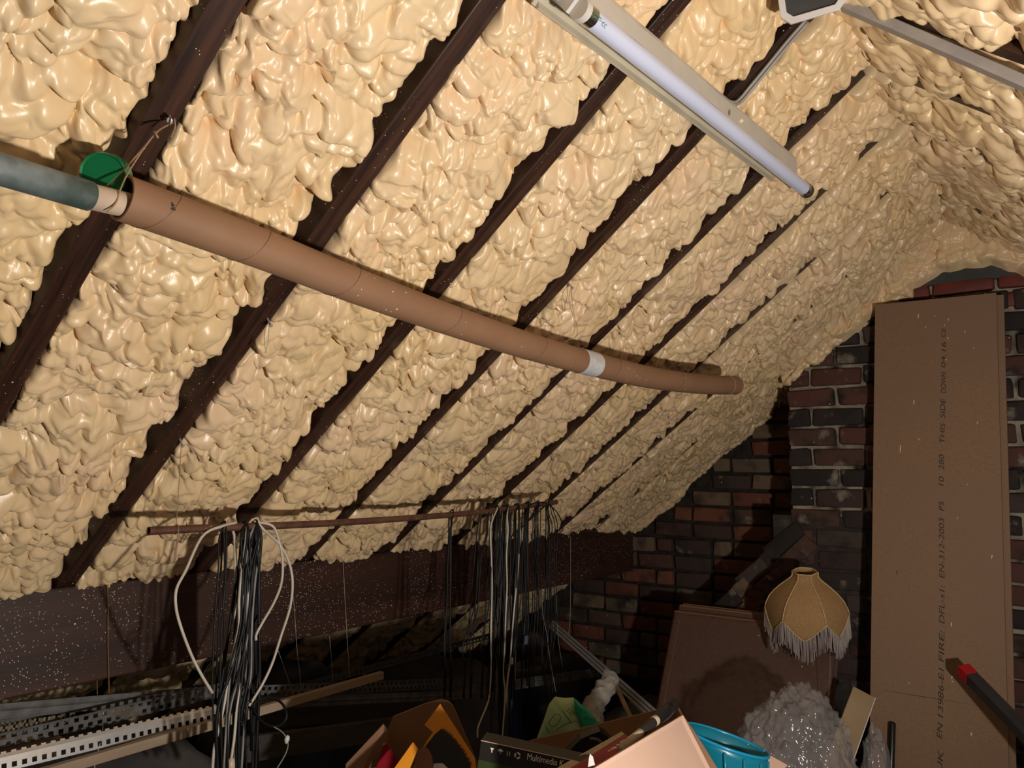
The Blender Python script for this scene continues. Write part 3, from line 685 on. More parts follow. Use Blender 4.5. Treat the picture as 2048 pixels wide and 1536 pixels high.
# plug, joint block and tips
q = ax(462, 1526, XF+.02); mb = MB(); mb.lathe(q, (0, 0, 1), [(.0005, .012), (.008, .010), (.010, -.004), (.008, -.03), (.0005, -.032)], 16)
tag(mb.build('plug', M['cream'], None, smooth=True), 'small pale pink plug at the foot of the first cable bundle', 'plug')
q = ax(1024, 1322, XF+.028); mb = MB(); mb.box(q, (1, 0, 0), (0, 1, 0), (0, 0, 1), .003, .004, .012); tag(mb.build('cable_clip', M['plastic_white'], None, bevel=.001), 'white joint block on a cable of the second bundle', 'clip')
q = ax(1052, 1280, XF+.03); mb = MB(); mb.box(q, (1, 0, 0), (0, 1, 0), (.1, 0, 1), .004, .009, .016); tag(mb.build('cable_plug', mat('blue_grey_plastic', (.10, .13, .20), rough=.2), None, bevel=.002), 'small bluish connector on a black cable of the second bundle', 'connector')
grp1, grp2 = 'dark cables of the first bundle', 'black cables of the second bundle'
rg = random.Random(3)
for i in range(13):
    px = rg.uniform(482, 522); foot = rg.uniform(436, 512); end = rg.choice((1440, 1500, 1570, 1570, 1570))
    mid = px*.6+foot*.4+rg.uniform(-10, 10)
    p = over(px, foot+rg.uniform(-15, 15), rg.uniform(1380, 1560))+pix([(px+rg.uniform(-3, 3), 1075), ((px+mid)/2+rg.uniform(-5, 5), 1150), (mid, 1250), (mid*.5+foot*.5+rg.uniform(-6, 6), 1340), (foot+rg.uniform(-8, 8), 1430), (foot, end)], XF-.004+rg.uniform(0, .012), XF+rg.uniform(0, .03))
    cable(p, rg.choice((.0026, .0032, .004)), M['cable_black'], 'black cable hanging straight down in the first bundle over the rusty pipe', grp1+', black')
for i in range(5):
    px = rg.uniform(484, 520); foot = rg.uniform(438, 492)
    p = over(px, foot, 1450)+pix([(px+rg.uniform(-4, 4), 1080), (px*.8+foot*.2+rg.uniform(-6, 6), 1160), (px*.55+foot*.45, 1260), (px*.3+foot*.7+rg.uniform(-7, 7), 1350), (foot+rg.uniform(-5, 5), 1440), (foot-4, 1560)], XF, XF+rg.uniform(.01, .03))
    cable(p, rg.choice((.0026, .003)), M['cable_grey'], 'grey cable hanging straight down in the first bundle over the rusty pipe', grp1+', grey')
for px, lbl in ((437, 'thin black cable hanging apart at the left edge of the first bundle'), (452, 'thin black cable hanging second from the left edge of the first bundle')):
    cable(over(px, px-6, 1400)+pix([(px+1, 1080), (px, 1140), (px-6, 1220), (px-10, 1290), (px-12, 1380), (px-8, 1500), (px-10, 1560)]), .0024, M['cable_black'], lbl)
cable(pix([(505, 1470), (503, 1420), (515, 1402), (540, 1396), (562, 1405), (573, 1425), (570, 1442), (555, 1453), (535, 1450), (518, 1437), (508, 1420), (500, 1400)], XF+.01, XF+.02), .0034, M['cable_black'], 'black cable coiled into a ring right of the first bundle')
cable(pix([(548, 1454), (562, 1462), (572, 1474), (576, 1490), (570, 1510), (552, 1540)], XF+.02, XF+.02), .0016, M['cable_grey'], 'thin grey lead with a white bead curling below the ring of cable')
q = ax(574, 1478, XF+.02); mb = MB(); mb.lathe(q, (0, .2, 1), [(.0005, .010), (.006, .006), (.007, -.002), (.004, -.010), (.0005, -.012)], 14); tag(mb.build('bead', M['plastic_white'], None, smooth=True), 'white bead on the thin grey lead below the ring of cable', 'bead')
cable(pix([(428, 1290), (425, 1320), (412, 1338), (405, 1352), (402, 1335), (410, 1322), (424, 1316), (430, 1300)], XF+.004, XF+.008), .0018, M['cable_black'], 'thin black wire knotted round the bowed white cable', n=40)
# second bundle
for i in range(20):
    px = rg.uniform(990, 1058); foot = px+rg.uniform(-24, 4)
    end = rg.choice((1340, 1395, 1420, 1420, 1480))
    p = over(px, foot+rg.uniform(-6, 6), rg.uniform(1300, 1420))+pix([(px+rg.uniform(-2, 2), 1040), (px*.9+foot*.1+rg.uniform(-4, 4), 1110), (px*.6+foot*.4+rg.uniform(-4, 4), 1200), (px*.3+foot*.7+rg.uniform(-5, 5), 1290), (foot+rg.uniform(-4, 4), 1370), (foot, end)], XF-.003+rg.uniform(0, .010), XF+rg.uniform(0, .02))
    cable(p, rg.choice((.0022, .0028, .0036)), M['cable_black'], 'black cable packed in the middle of the second bundle over the rusty pipe', grp2)
for px, foot, lbl in ((899, 888, 'thin black cable hanging alone left of the second bundle, its left strand'), (901, 900, 'thin black cable hanging alone left of the second bundle, its right strand'), (972, 940, 'thin black cable slanting left at the near side of the second bundle'), (974, 926, 'thin black cable slanting farthest left from the second bundle'), (994, 962, 'thin black cable spread left of the white ones in the second bundle')):
    cable(over(px, foot, 1395)+pix([(px, 1070), ((px*2+foot)/3, 1130), ((px+foot)/2, 1210), (foot, 1290), (foot+4, 1340), (foot+2, 1398)]), .0024, M['cable_black'], lbl)
for i, px in enumerate((1066, 1071, 1076, 1081, 1085, 1090, 1096, 1101)):
    loop = i > 3
    r0 = rod_at(px)
    foot = (1078, 1084, 1072, 1090, 1106, 1100, 1112, 1116)[i]
    out = 14 if loop else 0
    p = over(px, foot-10, 1330)+pix([(px+out*.5, 1025), (px+out, 1050), (px+out-1, 1090), ((px+foot)/2+4, 1150), (foot-2, 1240), (foot-6+rg.uniform(-6, 6), 1320), (foot+(10 if i % 2 else -8), 1400)])
    cable(p, .0020, M['cable_black'], 'thin black wire in the fan at the far end of the rusty pipe', 'thin wires at the pipe end')
cable(pix([(1062, 1068), (1066, 1082), (1085, 1083), (1108, 1072), (1125, 1060), (1122, 1040), (1110, 1020), (1090, 1006), (1068, 1006), (1058, 1012)], XF+.004, XF+.012), .0022, M['cable_black'], 'black wire in a wide loop round the far end of the rusty pipe')
cable(pix([(1083, 1190), (1086, 1230), (1094, 1270), (1100, 1320), (1112, 1385)], XF+.01, XF+.02), .0012, M['cable_grey'], 'thin grey wire trailing below the far end of the rusty pipe')

# strings hung from the purlin
for path, r, m_, lbl in (
  ([(205, 1162), (214, 1170), (216, 1210), (216, 1290), (218, 1380), (217, 1402)], .0017, 'string_gold', 'ochre string hanging down the face of the purlin to the metal beads'),
  ([(194, 1360), (195, 1400)], .0012, 'string_gold', 'short ochre string under the purlin left of the long one'),
  ([(201, 1398), (207, 1430), (205, 1462), (198, 1495), (188, 1540)], .0016, 'string_pale', 'pale string lashing the metal beads and curling down below them'),
  ([(583, 1165), (588, 1210), (594, 1300), (600, 1350), (601, 1396)], .0010, 'string_pale', 'thin pale string down the purlin beside the bowed white cables'),
  ([(556, 1300), (570, 1340), (582, 1374)], .0009, 'string_pale', 'thin pale string slanting below the purlin'),
  ([(686, 1122), (690, 1200), (695, 1290), (700, 1356)], .0010, 'string_pale', 'thin pale string down the middle of the purlin'),
  ([(659, 1272), (664, 1330), (665, 1362)], .0008, 'string_pale', 'short thin pale string under the middle of the purlin'),
  ([(1130, 1066), (1140, 1072), (1141, 1110), (1141, 1180), (1140, 1240), (1137, 1268)], .0012, 'string_pale', 'thin pale string with a small loop near the brick end of the purlin'),
  ([(1112, 1190), (1114, 1240), (1118, 1290), (1126, 1338)], .0010, 'string_pale', 'thin pale string hanging beside the metal channel')):
    X = PX+.006
    string('string', [ax(x, y, X) for x, y in path], r, M[m_], lbl, 24)

# ------------------------------------------------------------------ chipboard sheets leaning on the chimney
from mathutils import noise as mnoise
BT = V(-.744, 3.735, CZ+.752); BTR = V(-.281, 3.735, CZ+.746)
BBL = V(-.822, 3.50, 0.0); BBR = V(-.335, 3.50, 0.0)
bn = unit(np.cross(BTR-BT, BBL-BT)); bn = bn if bn[1] < 0 else -bn
def sheet(name, tl, tr, bl, br, n, th, label, cat, m_face, m_edge, group=None):
    t = thing(name, (bl+br)/2, label, cat, group)
    mb = MB(); c = [tl, tr, br, bl]
    mb.add([p+n*th for p in c], [(0, 1, 2, 3)]); mb.add([p+n*0.0005 for p in c], [(3, 2, 1, 0)])
    f = mb.build('face', m_face, t)
    q = [p+n*th for p in c]; b = [p+n*.0005 for p in c]
    me = MB(); me.add(q+b, [(i, 4+i, 4+(i+1) % 4, (i+1) % 4) for i in range(4)]); me.build('edge', m_edge, t)
    return t
board = sheet('chipboard_sheet', BT, BTR, BBL, BBR, bn, .022, 'tall chipboard flooring sheet with printed lettering leaning on the chimney', 'board', M['chip'], M['chip_edge'])
o_ = V(.024, .0, -.004)
sheet('chipboard_sheet', BT+o_-bn*.024, BTR+o_-bn*.024, BBL+o_*V(1, 1, 0)-bn*.024, BBR+V(.020, 0, 0)-bn*.024, bn, .022, 'second chipboard sheet standing just behind the lettered one', 'board', M['chip'], M['chip_edge'])
BP = BT+bn*.022
def onb(px, py): return onp(px, py, BP, bn)
for body, y0, y1, x0, x1, h in (('UK', 1546, 1503, 1884, 1887, .019), ('EN', 1478, 1447, 1884, 1886, .019), ('13986-E1', 1436, 1337, 1886, 1888, .019), ('FIRE:', 1325, 1262, 1888, 1889, .019), ('DFL-s1:', 1248, 1171, 1889, 1889, .019),
                          ('EN-312-2003', 1157, 1036, 1889, 1888, .019), ('P5', 1022, 1003, 1888, 1888, .019), ('10', 972, 953, 1887, 1888, .019), ('280', 940, 909, 1888, 1888, .019), ('THIS', 886, 846, 1889, 1890, .019), ('SIDE', 836, 797, 1890, 1891, .019), ('DOWN', 786, 744, 1892, 1892, .019), ('04.16', 735, 684, 1891, 1892, .017), ('CE', 674, 656, 1891, 1891, .015)):
    a, b = onb(x0, y0), onb(x1, y1); upv = onb(x0-20, y0)-a
    put_text('printed_text', body, a, b, upv, h, M['ink'], board, shear=.18, nrm=bn)
sp_ = MB()
for x, y, l in ((1837, 628, 9), (1897, 637, 5), (1930, 661, 5), (1896, 674, 5), (1852, 653, 3), (1828, 800, 9), (1801, 890, 16), (1955, 843, 5), (1838, 877, 4), (1892, 718, 3), (1948, 695, 2), (1984, 1110, 8), (1903, 1245, 9), (1904, 1352, 7), (1943, 1465, 8), (1818, 1365, 3), (1905, 1362, 3), (1915, 1035, 4), (1890, 649, 3), (1870, 631, 2), (1935, 968, 2)):
    p = onb(x, y); q = onb(x-1, y+l); r = .0022 if l < 6 else .0028
    sp_.tube([p, p*.5+q*.5, q], [r, r*.9, r*.4], 7)
k_ = sp_.build('foam_splatter', M['foam'], board, smooth=True); k_['kind'] = 'stuff'
mb = MB(); a, b = onb(1768, 1381), onb(1965, 1412)
mb.tube([a+bn*.0002, a*.6+b*.4+bn*.0002, b+bn*.0002], [.0006, .0012, .0003], 4); mb.build('scratch', M['rust'], board)
mb = MB(); q = onb(1793, 1142); mb.tube([q, onb(1794, 1148)], .002, 6); mb.build('stain', M['rust'], board)

# ------------------------------------------------------------------ stacked hardboard panels leaning back in the alcove
PTL = ay(1350, 1226, 3.56); th_ = math.radians(27)
dn = V(0, -math.sin(th_), -math.cos(th_)); pn = V(0, -math.cos(th_), math.sin(th_))
wd = .74; Lp = PTL[2]/math.cos(th_)
labs = ['front brown hardboard panel of the leaning stack below the lampshade', 'second brown hardboard panel, its edge just showing behind the front one', 'third hardboard panel in the leaning stack', 'fourth hardboard panel with a pale top edge', 'fifth hardboard panel in the leaning stack', 'rearmost and tallest hardboard panel of the leaning stack']
ups = (0, .012, .020, .055, .062, .072); xs_ = (0, -.012, -.004, -.006, .002, -.004); bk = (0, .014, .026, .050, .064, .078)
for i in range(6):
    off = V(xs_[i], 0, 0)-pn*bk[i]-dn*ups[i]
    a = PTL+off; L_ = a[2]/math.cos(th_)-.002
    t = thing('hardboard_panel', a+dn*L_, labs[i], 'panel', 'hardboard panels leaning by the chimney')
    mb = MB(); mb.box(a+V(wd/2, 0, 0)+dn*L_/2-pn*.004, (1, 0, 0), dn, pn, wd/2, L_/2, .004); mb.build('sheet', M['hard'], t, bevel=.001)
    mb = MB(); mb.bar(a+V(0, 0, 0)-dn*.0-pn*.004, a+V(wd, 0, 0)-pn*.004, dn, .004, .0052); mb.build('top_lipping', M['rust'] if i % 2 == 0 else M['box'], t)
    mb = MB(); mb.bar(a+dn*.004-pn*.004+V(.004, 0, 0), a+dn*L_-pn*.004+V(.004, 0, 0), (1, 0, 0), .004, .0052); mb.build('side_lipping', M['rust'], t)
    if i == 0: 
        mb = MB(); mb.bar(a+dn*.03+V(.03, 0, 0)+pn*.0006, a+dn*(L_-.05)+V(.024, 0, 0)+pn*.0006, (1, 0, 0), .0016, .0006); mb.build('scored_line', M['box'], t)

# ------------------------------------------------------------------ fringed lampshade sat on the corner of the panels
LS = ay(1610, 1143, 3.44)
tilt = math.radians(13); toc = unit((CAM-LS)*V(1, 1, 0)); axs = unit(V(0, 0, -1)*math.cos(tilt)-toc*math.sin(tilt))
u0 = unit(np.cross(axs, np.cross(toc, axs))); u0 = unit(toc-axs*(toc @ axs)); v0 = np.cross(axs, u0)
PR = [(0, .054), (.014, .053), (.024, .056), (.040, .074), (.062, .103), (.090, .134), (.118, .157), (.148, .172), (.175, .180), (.215, .181), (.25, .176)]
SC = .94
def prof_r(h): return float(np.interp(h, [a for a, b in PR], [b for a, b in PR]))*SC
ROT = math.radians(4)
def shade_pt(panel, u, h, dr=0):
    """u in 0..1 across a panel; panels bow slightly outwards between ribs"""
    th = ROT+(panel-.5+u)*math.pi/3; r = prof_r(h)+dr
    c_ = math.cos(math.pi/6)/math.cos((u-.5)*math.pi/3); k = c_*.75+.25
    return LS+axs*h+r*k*(math.cos(th)*u0+math.sin(th)*v0)
def hem(u): return .168+.075*(1-abs(2*u-1)**1.25)
t = thing('lampshade', LS+axs*.3, 'hessian lampshade with scalloped panels, cream braid and long pale fringe', 'lampshade')
for pnl in range(6):
    nu, nv = 14, 22; vs = []
    for j in range(nv+1):
        for i in range(nu+1):
            u = i/nu; vs.append(shade_pt(pnl, u, hem(u)*j/nv))
    fs = [(j*(nu+1)+i, j*(nu+1)+i+1, (j+1)*(nu+1)+i+1, (j+1)*(nu+1)+i) for j in range(nv) for i in range(nu)]
    o = mesh_obj('fabric_panel', vs, fs, M['hessian'], t, smooth=True); so = o.modifiers.new('s', 'SOLIDIFY'); so.thickness = .0015
    MB().tube([shade_pt(pnl, 0, h, .001) for h in np.linspace(0, hem(0), 18)], .0032, 6).build('seam_braid', M['braid'], t, smooth=True)
    MB().tube([shade_pt(pnl, u, hem(u), .0015) for u in np.linspace(0, 1, 22)], .0030, 6).build('hem_braid', M['braid'], t, smooth=True)
MB().tube([shade_pt(int(a), a % 1, .0, 0) for a in np.linspace(0, 5.9999, 60)], .0034, 6).build('neck_braid', M['braid'], t, smooth=True)
MB().tube([LS+axs*.022+.018*(math.cos(a)*u0+math.sin(a)*v0) for a in np.linspace(0, 6.283, 24)], .0015, 5).build('lamp_ring', M['steel'], t)
fr = MB(); rf = random.Random(5)
for pnl in range(6):
    for i in range(64):
        u = (i+rf.random())/64
        if rf.random() < .06: continue
        p = shade_pt(pnl, u, hem(u), rf.uniform(-.001, .002)); L_ = rf.uniform(.075, .098)
        if rf.random() < .15: L_ *= .7
        sw = V(rf.uniform(-.006, .006), rf.uniform(-.006, .006), 0)
        fr.tube([p, p+V(0, 0, -L_*.5)+sw*.5, p+V(0, 0, -L_)+sw], [.0016, .0020, .0014], 4)
o = fr.build('fringe', M['fringe'], t); o['kind'] = 'stuff'; o['label'] = 'greyish lilac hanging fringe'
for (x, y0, y1, lbl) in ((1628, 1300, 1334, 'loose thread hanging from the middle of the lampshade fringe'), (1660, 1300, 1392, 'longer loose thread hanging from the fringe beside the panel edge')):
    string('thread', [ay(x, y0, 3.30), ay(x, (y0+y1)/2, 3.298), ay(x-3, y1, 3.295)], .0009, M['string'], lbl, 8)

# ------------------------------------------------------------------ lumpy helpers
def lump(name, c, ax3, rads, matl, parent=None, seed=0, amp=.2, freq=3.0, sub=4, crumple=0.0, flat_base=None, power=1.0, smooth_=True):
    bm = bmesh.new(); bmesh.ops.create_icosphere(bm, subdivisions=sub, radius=1)
    e = [unit(a) for a in ax3]; vs = []
    for v in bm.verts:
        d = np.array(v.co[:]); d = np.sign(d)*np.abs(d)**power
        q = Vector(v.co)*freq+Vector((seed*3.1, seed*1.7, seed*.9))
        k = 1+amp*mnoise.noise(q)
        if crumple: k += crumple*(abs(mnoise.noise(q*2.3))-.2)+crumple*.7*(abs(mnoise.noise(q*5.1))-.2)+crumple*.45*(abs(mnoise.noise(q*11.3))-.2)
        p = V(*c)+k*(d[0]*rads[0]*e[0]+d[1]*rads[1]*e[1]+d[2]*rads[2]*e[2])
        if flat_base is not None and p[2] < flat_base: p[2] = flat_base
        vs.append(p)
    fs = [tuple(x.index for x in f.verts) for f in bm.faces]; bm.free()
    return mesh_obj(name, vs, fs, matl, parent, smooth=smooth_)
XYZ = ((1, 0, 0), (0, 1, 0), (0, 0, 1))

# ------------------------------------------------------------------ things in front of the panels
BAGC = af(1590, 1505, 2.62)
tag(lump('plastic_bag', BAGC+V(0, 0, -.06), (RT, FW, (0, 0, 1)), (.19, .15, .26), M['film'], None, 4, .14, 2.0, 6, .15), 'crumpled clear plastic bag in front of the leaning panels', 'bag')
BAG2 = af(1752, 1530, 2.86)
tag(lump('plastic_bag', BAG2+V(0, 0, -.10), (RT, FW, (0, 0, 1)), (.055, .05, .22), M['film'], None, 9, .2, 3, 5, .2), 'smaller clear plastic bag squeezed between the cream board and the chipboard', 'bag')
ct = BAGC[2]-.06-.20
mb = MB(); mb.box((BAGC[0]-.01, BAGC[1]-.02, ct/2), RT, FW*V(1, 1, 0), (0, 0, 1), .15, .16, ct/2-.003); tag(mb.build('storage_carton', M['box'], None, bevel=.004), 'closed brown carton under the clear plastic bag', 'carton')
a, b = af(1727, 1386, 2.93), af(1672, 1536, 2.72); dd = unit(b-a); L_ = (a[2]-.004)/-dd[2]
t = thing('cream_board', a+dd*L_, 'narrow cream board leaning beside the clear plastic bag', 'board')
wv = unit(RT-dd*(RT @ dd)); nv_ = np.cross(dd, wv); nv_ = nv_ if nv_ @ FW < 0 else -nv_
mb = MB(); mb.box(a+dd*L_/2, dd, wv, nv_, L_/2, .040, .009); mb.build('plank', M['cream_board'], t, bevel=.002)
mb = MB(); mb.box(a+dd*L_/2+wv*.0415, dd, wv, nv_, L_/2, .0016, .0092); mb.build('lit_edge', M['plastic_white'], t)  # white stands in for light falling on the board's right edge

# blue tub
BC = af(1452, 1560, 2.05); t = thing('blue_tub', BC-V(0, 0, .33), 'turquoise blue plastic tub with moulded ribs beside the pink carton', 'tub')
bx = unit(RT*V(1, 1, 0)*.92+unit(FW*V(1, 1, 0))*.1); by = np.cross((0, 0, 1), bx); tz = af(1420, 1484, 2.05)[2]
def ell(r1, r2, z, tl=.0): return [V(BC[0], BC[1], z)+bx*r1*math.cos(q)+by*r2*math.sin(q)+V(0, 0, -tl*math.cos(q)) for q in np.linspace(0, 2*math.pi, 48, endpoint=False)]
def loft(rings, name, matl, parent, close=False):
    mb = MB(); n = len(rings[0]); vs = [p for r in rings for p in r]
    fs = [(i*n+j, i*n+(j+1) % n, (i+1)*n+(j+1) % n, (i+1)*n+j) for i in range(len(rings)-1) for j in range(n)]
    if close: fs.append(tuple(range((len(rings)-1)*n, len(rings)*n)))
    mb.add(vs, fs); return mb.build(name, matl, parent, smooth=True)
TLT = .035
loft([ell(.070, .06, tz-.33), ell(.100, .085, tz-.2, TLT), ell(.108, .090, tz-.02, TLT), ell(.112, .094, tz, TLT), ell(.104, .086, tz+.002, TLT), ell(.098, .082, tz-.03, TLT), ell(.075, .06, tz-.2, TLT)], 'body', M['blue'], t)
MB().tube([p for p in ell(.112, .094, tz+.001, TLT)]+[ell(.112, .094, tz+.001, TLT)[0]], .0045, 8).build('rim', M['blue_rim'], t, smooth=True)
for q in (-1.9, -1.45, -.95, -.5):
    e = lambda r, z: V(BC[0], BC[1], z)+bx*r*math.cos(q)+by*r*.84*math.sin(q)+V(0, 0, -TLT*math.cos(q))
    MB().tube([e(.111, tz-.01), e(.110, tz-.06), e(.106, tz-.13), e(.102, tz-.19)], .004, 8).build('rib', M['blue'], t, smooth=True)
mb = MB(); mb.box((BC[0], BC[1], (tz-.33)/2), RT, FW*V(1, 1, 0), (0, 0, 1), .12, .10, (tz-.33)/2-.002); tag(mb.build('storage_carton', M['box'], None, bevel=.004), 'closed brown carton under the blue tub', 'carton')
mb = MB(); mb.slab([af(1512, 1512, 2.3), af(1530, 1505, 2.32), af(1575, 1530, 2.3), af(1560, 1548, 2.28), af(1530, 1548, 2.28)], .012); tag(mb.build('card_scrap', M['box_pink']), 'torn scrap of pale card between blue tub and plastic bag', 'card')

# table below the cartons
TZ = .80
TBC = af(1130, 1500, 1.62)
t = thing('trestle_table', (TBC[0], TBC[1], 0), 'rough trestle table carrying the open cartons', 'table')
mb = MB(); mb.box((TBC[0], TBC[1], TZ-.012), RT*V(1, 1, 0), FW*V(1, 1, 0), (0, 0, 1), .52, .30, .012); mb.build('table_top', M['dusty'], t)
for sx in (-1, 1):
    for sy in (-1, 1):
        q = V(TBC[0], TBC[1], 0)+unit(RT*V(1, 1, 0))*.46*sx+unit(FW*V(1, 1, 0))*.25*sy
        mb = MB(); mb.bar(q, q+V(0, 0, TZ-.024), (1, 0, 0), .022, .022); mb.build('leg', M['dusty'], t)

# open pale carton with its contents
C_, A_, B_ = af(1356, 1410, 1.86), af(1058, 1482, 1.92), af(1172, 1546, 1.32)
C2 = af(1366, 1430, 1.80)
t = thing('open_carton', V(C_[0], C_[1], TZ), 'open carton with a pinkish outer wall, books and a brush inside', 'carton')
def wall(p, q, name, matl, th=.005, low=TZ+.002):
    p, q = V(*p), V(*q); n = unit(np.cross(q-p, (0, 0, 1)))*th
    mb = MB(); mb.add([p, q, V(q[0], q[1], low), V(p[0], p[1], low), p+n, q+n, V(q[0], q[1], low)+n, V(p[0], p[1], low)+n], [(0, 1, 2, 3), (7, 6, 5, 4), (0, 4, 5, 1), (1, 5, 6, 2), (2, 6, 7, 3), (3, 7, 4, 0)])
    return mb.build(name, matl, t)
wall(C_, A_, 'far_wall', M['box'])
q_ = af(1420, 1536, 1.75); lo_ = C2+(q_-C2)*((TZ+.004-C2[2])/(q_[2]-C2[2])); nl_ = unit(np.cross(B_-C2, lo_-C2)); bl_ = V(B_[0], B_[1], TZ+.004)
mb = MB(); mb.slab([C2, B_, bl_, lo_], .005)
o = mb.build('near_wall', M['box_pink'], t); o['label'] = 'pale pinkish outer wall'
wall(C_, C2, 'corner_wall', M['box'])
D_ = V(*A_)+ (V(*B_)-V(*C2)); D_[2] = TZ+.12
wall(V(A_[0], A_[1], TZ+.12), D_, 'side_wall', M['box'])
mb = MB(); zf = TZ+.003
mb.add([(p[0], p[1], zf) for p in (C_, A_, D_, B_, C2)]+[(p[0], p[1], zf+.004) for p in (C_, A_, D_, B_, C2)], [(0, 1, 2, 3, 4), (9, 8, 7, 6, 5)]+[(i, (i+1) % 5, 5+(i+1) % 5, 5+i) for i in range(5)]); mb.build('base', M['box'], t)
# torn white tape at the corner and on the wall's foot
for pts in ([(1346, 1409), (1354, 1402), (1360, 1412), (1352, 1416)], [(1178, 1516), (1180, 1508), (1186, 1514), (1190, 1530), (1176, 1534)]):
    mb = MB(); mb.slab([af(x, y, 1.80 if x > 1300 else 1.34) for x, y in pts], .002); mb.build('torn_tape', M['plastic_white'], t)
# side flap on the right
mb = MB(); mb.slab([af(1366, 1430, 1.81), af(1376, 1444, 1.81), af(1408, 1492, 1.79), af(1440, 1545, 1.77), af(1422, 1546, 1.765)], .005); mb.build('side_flap', M['box'], t)

KA, KB = af(962, 1480, 1.56), af(1150, 1521, 1.52)
kd = unit(KB-KA); ku = unit(V(0, 0, 1)-kd*kd[2]); kn = np.cross(kd, ku); kn = kn if kn @ FW < 0 else -kn
t = thing('keyboard_box', KA, 'slim black keyboard box with white symbols and lettering along its top edge', 'box')
Lk = .235; Hk = KA[2]-TZ-.075
mb = MB(); mb.box(KA+kd*Lk/2-ku*Hk/2-kn*.025, kd, ku, kn, Lk/2, Hk/2, .025); mb.build('sleeve', M['black_box'], t, bevel=.001)
mb = MB(); mb.box(KA+kd*Lk/2-ku*.060+kn*.0003, kd, ku, kn, Lk/2-.0005, .022, .0004); mb.build('green_band', M['lime_band'], t)
mb = MB(); mb.bar(KA+kn*.0005-ku*.0006, KA+kd*Lk+kn*.0005-ku*.0006, ku, .0007, .0005); mb.build('worn_edge', M['box_pink'], t)
def onk(px, py): return onp(px, py, KA+kn*.0008, kn)
put_text('printed_text', 'Multimedia K', onk(1054, 1519), onk(1127, 1534), ku, .0125, M['white_ink'], t, nrm=kn, lift=.0002)
def kq(px, py, a, b): return onk(px, py)+kd*a*.001+ku*b*.001
mb = MB(); q = (984, 1500)
mb.add([kq(*q, -4, 4), kq(*q, 4, 4), kq(*q, 1, -1), kq(*q, 1, -5), kq(*q, -1, -5), kq(*q, -1, -1)], [(0, 1, 2, 5), (5, 2, 3, 4)]); mb.build('fragile_symbol', M['white_ink'], t)
mb = MB(); q = (1001, 1503)
mb.add([kq(*q, 5*math.cos(a), 5*math.sin(a)) for a in np.linspace(0, math.pi, 10)], [tuple(range(10))]); mb.add([kq(*q, -.5, 0), kq(*q, .5, 0), kq(*q, .5, -5), kq(*q, -.5, -5)], [(0, 1, 2, 3)]); mb.build('umbrella_symbol', M['white_ink'], t)
for dx_ in (-2.4, 2.4):
    mb = MB(); q = (1017, 1507); mb.add([kq(*q, dx_-.6, -5), kq(*q, dx_+.6, -5), kq(*q, dx_+.6, 4), kq(*q, dx_-.6, 4)], [(0, 1, 2, 3)]); mb.build('arrow_symbol', M['white_ink'], t)
for k in range(3):
    mb = MB(); q = (1035, 1511); a0 = k*2.094+.3
    aa = np.linspace(a0, a0+1.5, 8); vs = [kq(*q, 6.5*math.cos(a), 6.5*math.sin(a)) for a in aa]+[kq(*q, 3.6*math.cos(a), 3.6*math.sin(a)) for a in aa[::-1]]
    mb.add(vs, [tuple(range(16))]); mb.build('recycling_symbol', M['white_ink'], t)

# red book, dark case and brush inside the carton
t = thing('red_book', af(1195, 1520, 1.50), 'crimson covered book lying aslant in the open carton', 'book')
def sl(name, pix_, dep, th, matl, parent=None):
    mb = MB(); mb.slab([af(x, y, d) for (x, y), d in zip(pix_, dep)], th); return mb.build(name, matl, parent)
cov = sl('cover', [(1128, 1544), (1249, 1468), (1266, 1478), (1192, 1544)], (1.46, 1.70, 1.66, 1.42), .004, M['book_red'], t)
sl('page_block', [(1110, 1538), (1243, 1463), (1249, 1468), (1126, 1545)], (1.47, 1.71, 1.70, 1.46), .004, M['paper'], t)
sl('lower_edge', [(1190, 1545), (1262, 1480), (1268, 1479), (1206, 1545)], (1.418, 1.652, 1.655, 1.412), .003, M['paper'], t)
ca_, cb_, cc_ = af(1128, 1544, 1.46), af(1249, 1468, 1.70), af(1266, 1478, 1.66)
cn_ = unit(np.cross(cb_-ca_, cc_-cb_)); cn_ = cn_ if cn_ @ (CAM-ca_) > 0 else -cn_
p, q = onp(1248, 1479, ca_, cn_), onp(1178, 1530, ca_, cn_)
put_text('printed_text', 'over An', p, q, onp(1256, 1494, ca_, cn_)-p, .013, M['white_ink'], cov, nrm=cn_, lift=.0008)
t = thing('black_case', af(1170, 1500, 1.72), 'black rounded case half hidden in the open carton', 'case')
sl('shell', [(1118, 1524), (1150, 1490), (1162, 1478), (1185, 1468), (1200, 1463), (1214, 1472), (1226, 1486), (1190, 1520), (1150, 1540)], [1.70]*9, .03, M['black'], t)
mb = MB(); mb.tube(curve_path([af(1180, 1478, 1.69), af(1195, 1480, 1.685), af(1206, 1490, 1.68)], 10), .004, 8); mb.build('strap', M['graphite'], t)
BA, BB = af(1240, 1498, 1.56), af(1352, 1407, 1.76); bd_ = unit(BB-BA); Lb_ = np.linalg.norm(BB-BA)
t = thing('paint_brush', BA, 'brush with black ribbed handle and cream ferrule sticking out of the open carton', 'brush')
mb = MB(); mb.lathe(BA, bd_, [(.0005, 0), (.008, 0), (.0085, Lb_*.28), (.0085, Lb_*.34), (.0005, Lb_*.34)], 20); mb.build('ferrule', M['paper'], t, smooth=True)
mb = MB(); mb.lathe(BA, bd_, [(.008, Lb_*.34), (.010, Lb_*.36), (.010, Lb_*.56)], 20); mb.build('grip', M['black_box'], t, smooth=True)
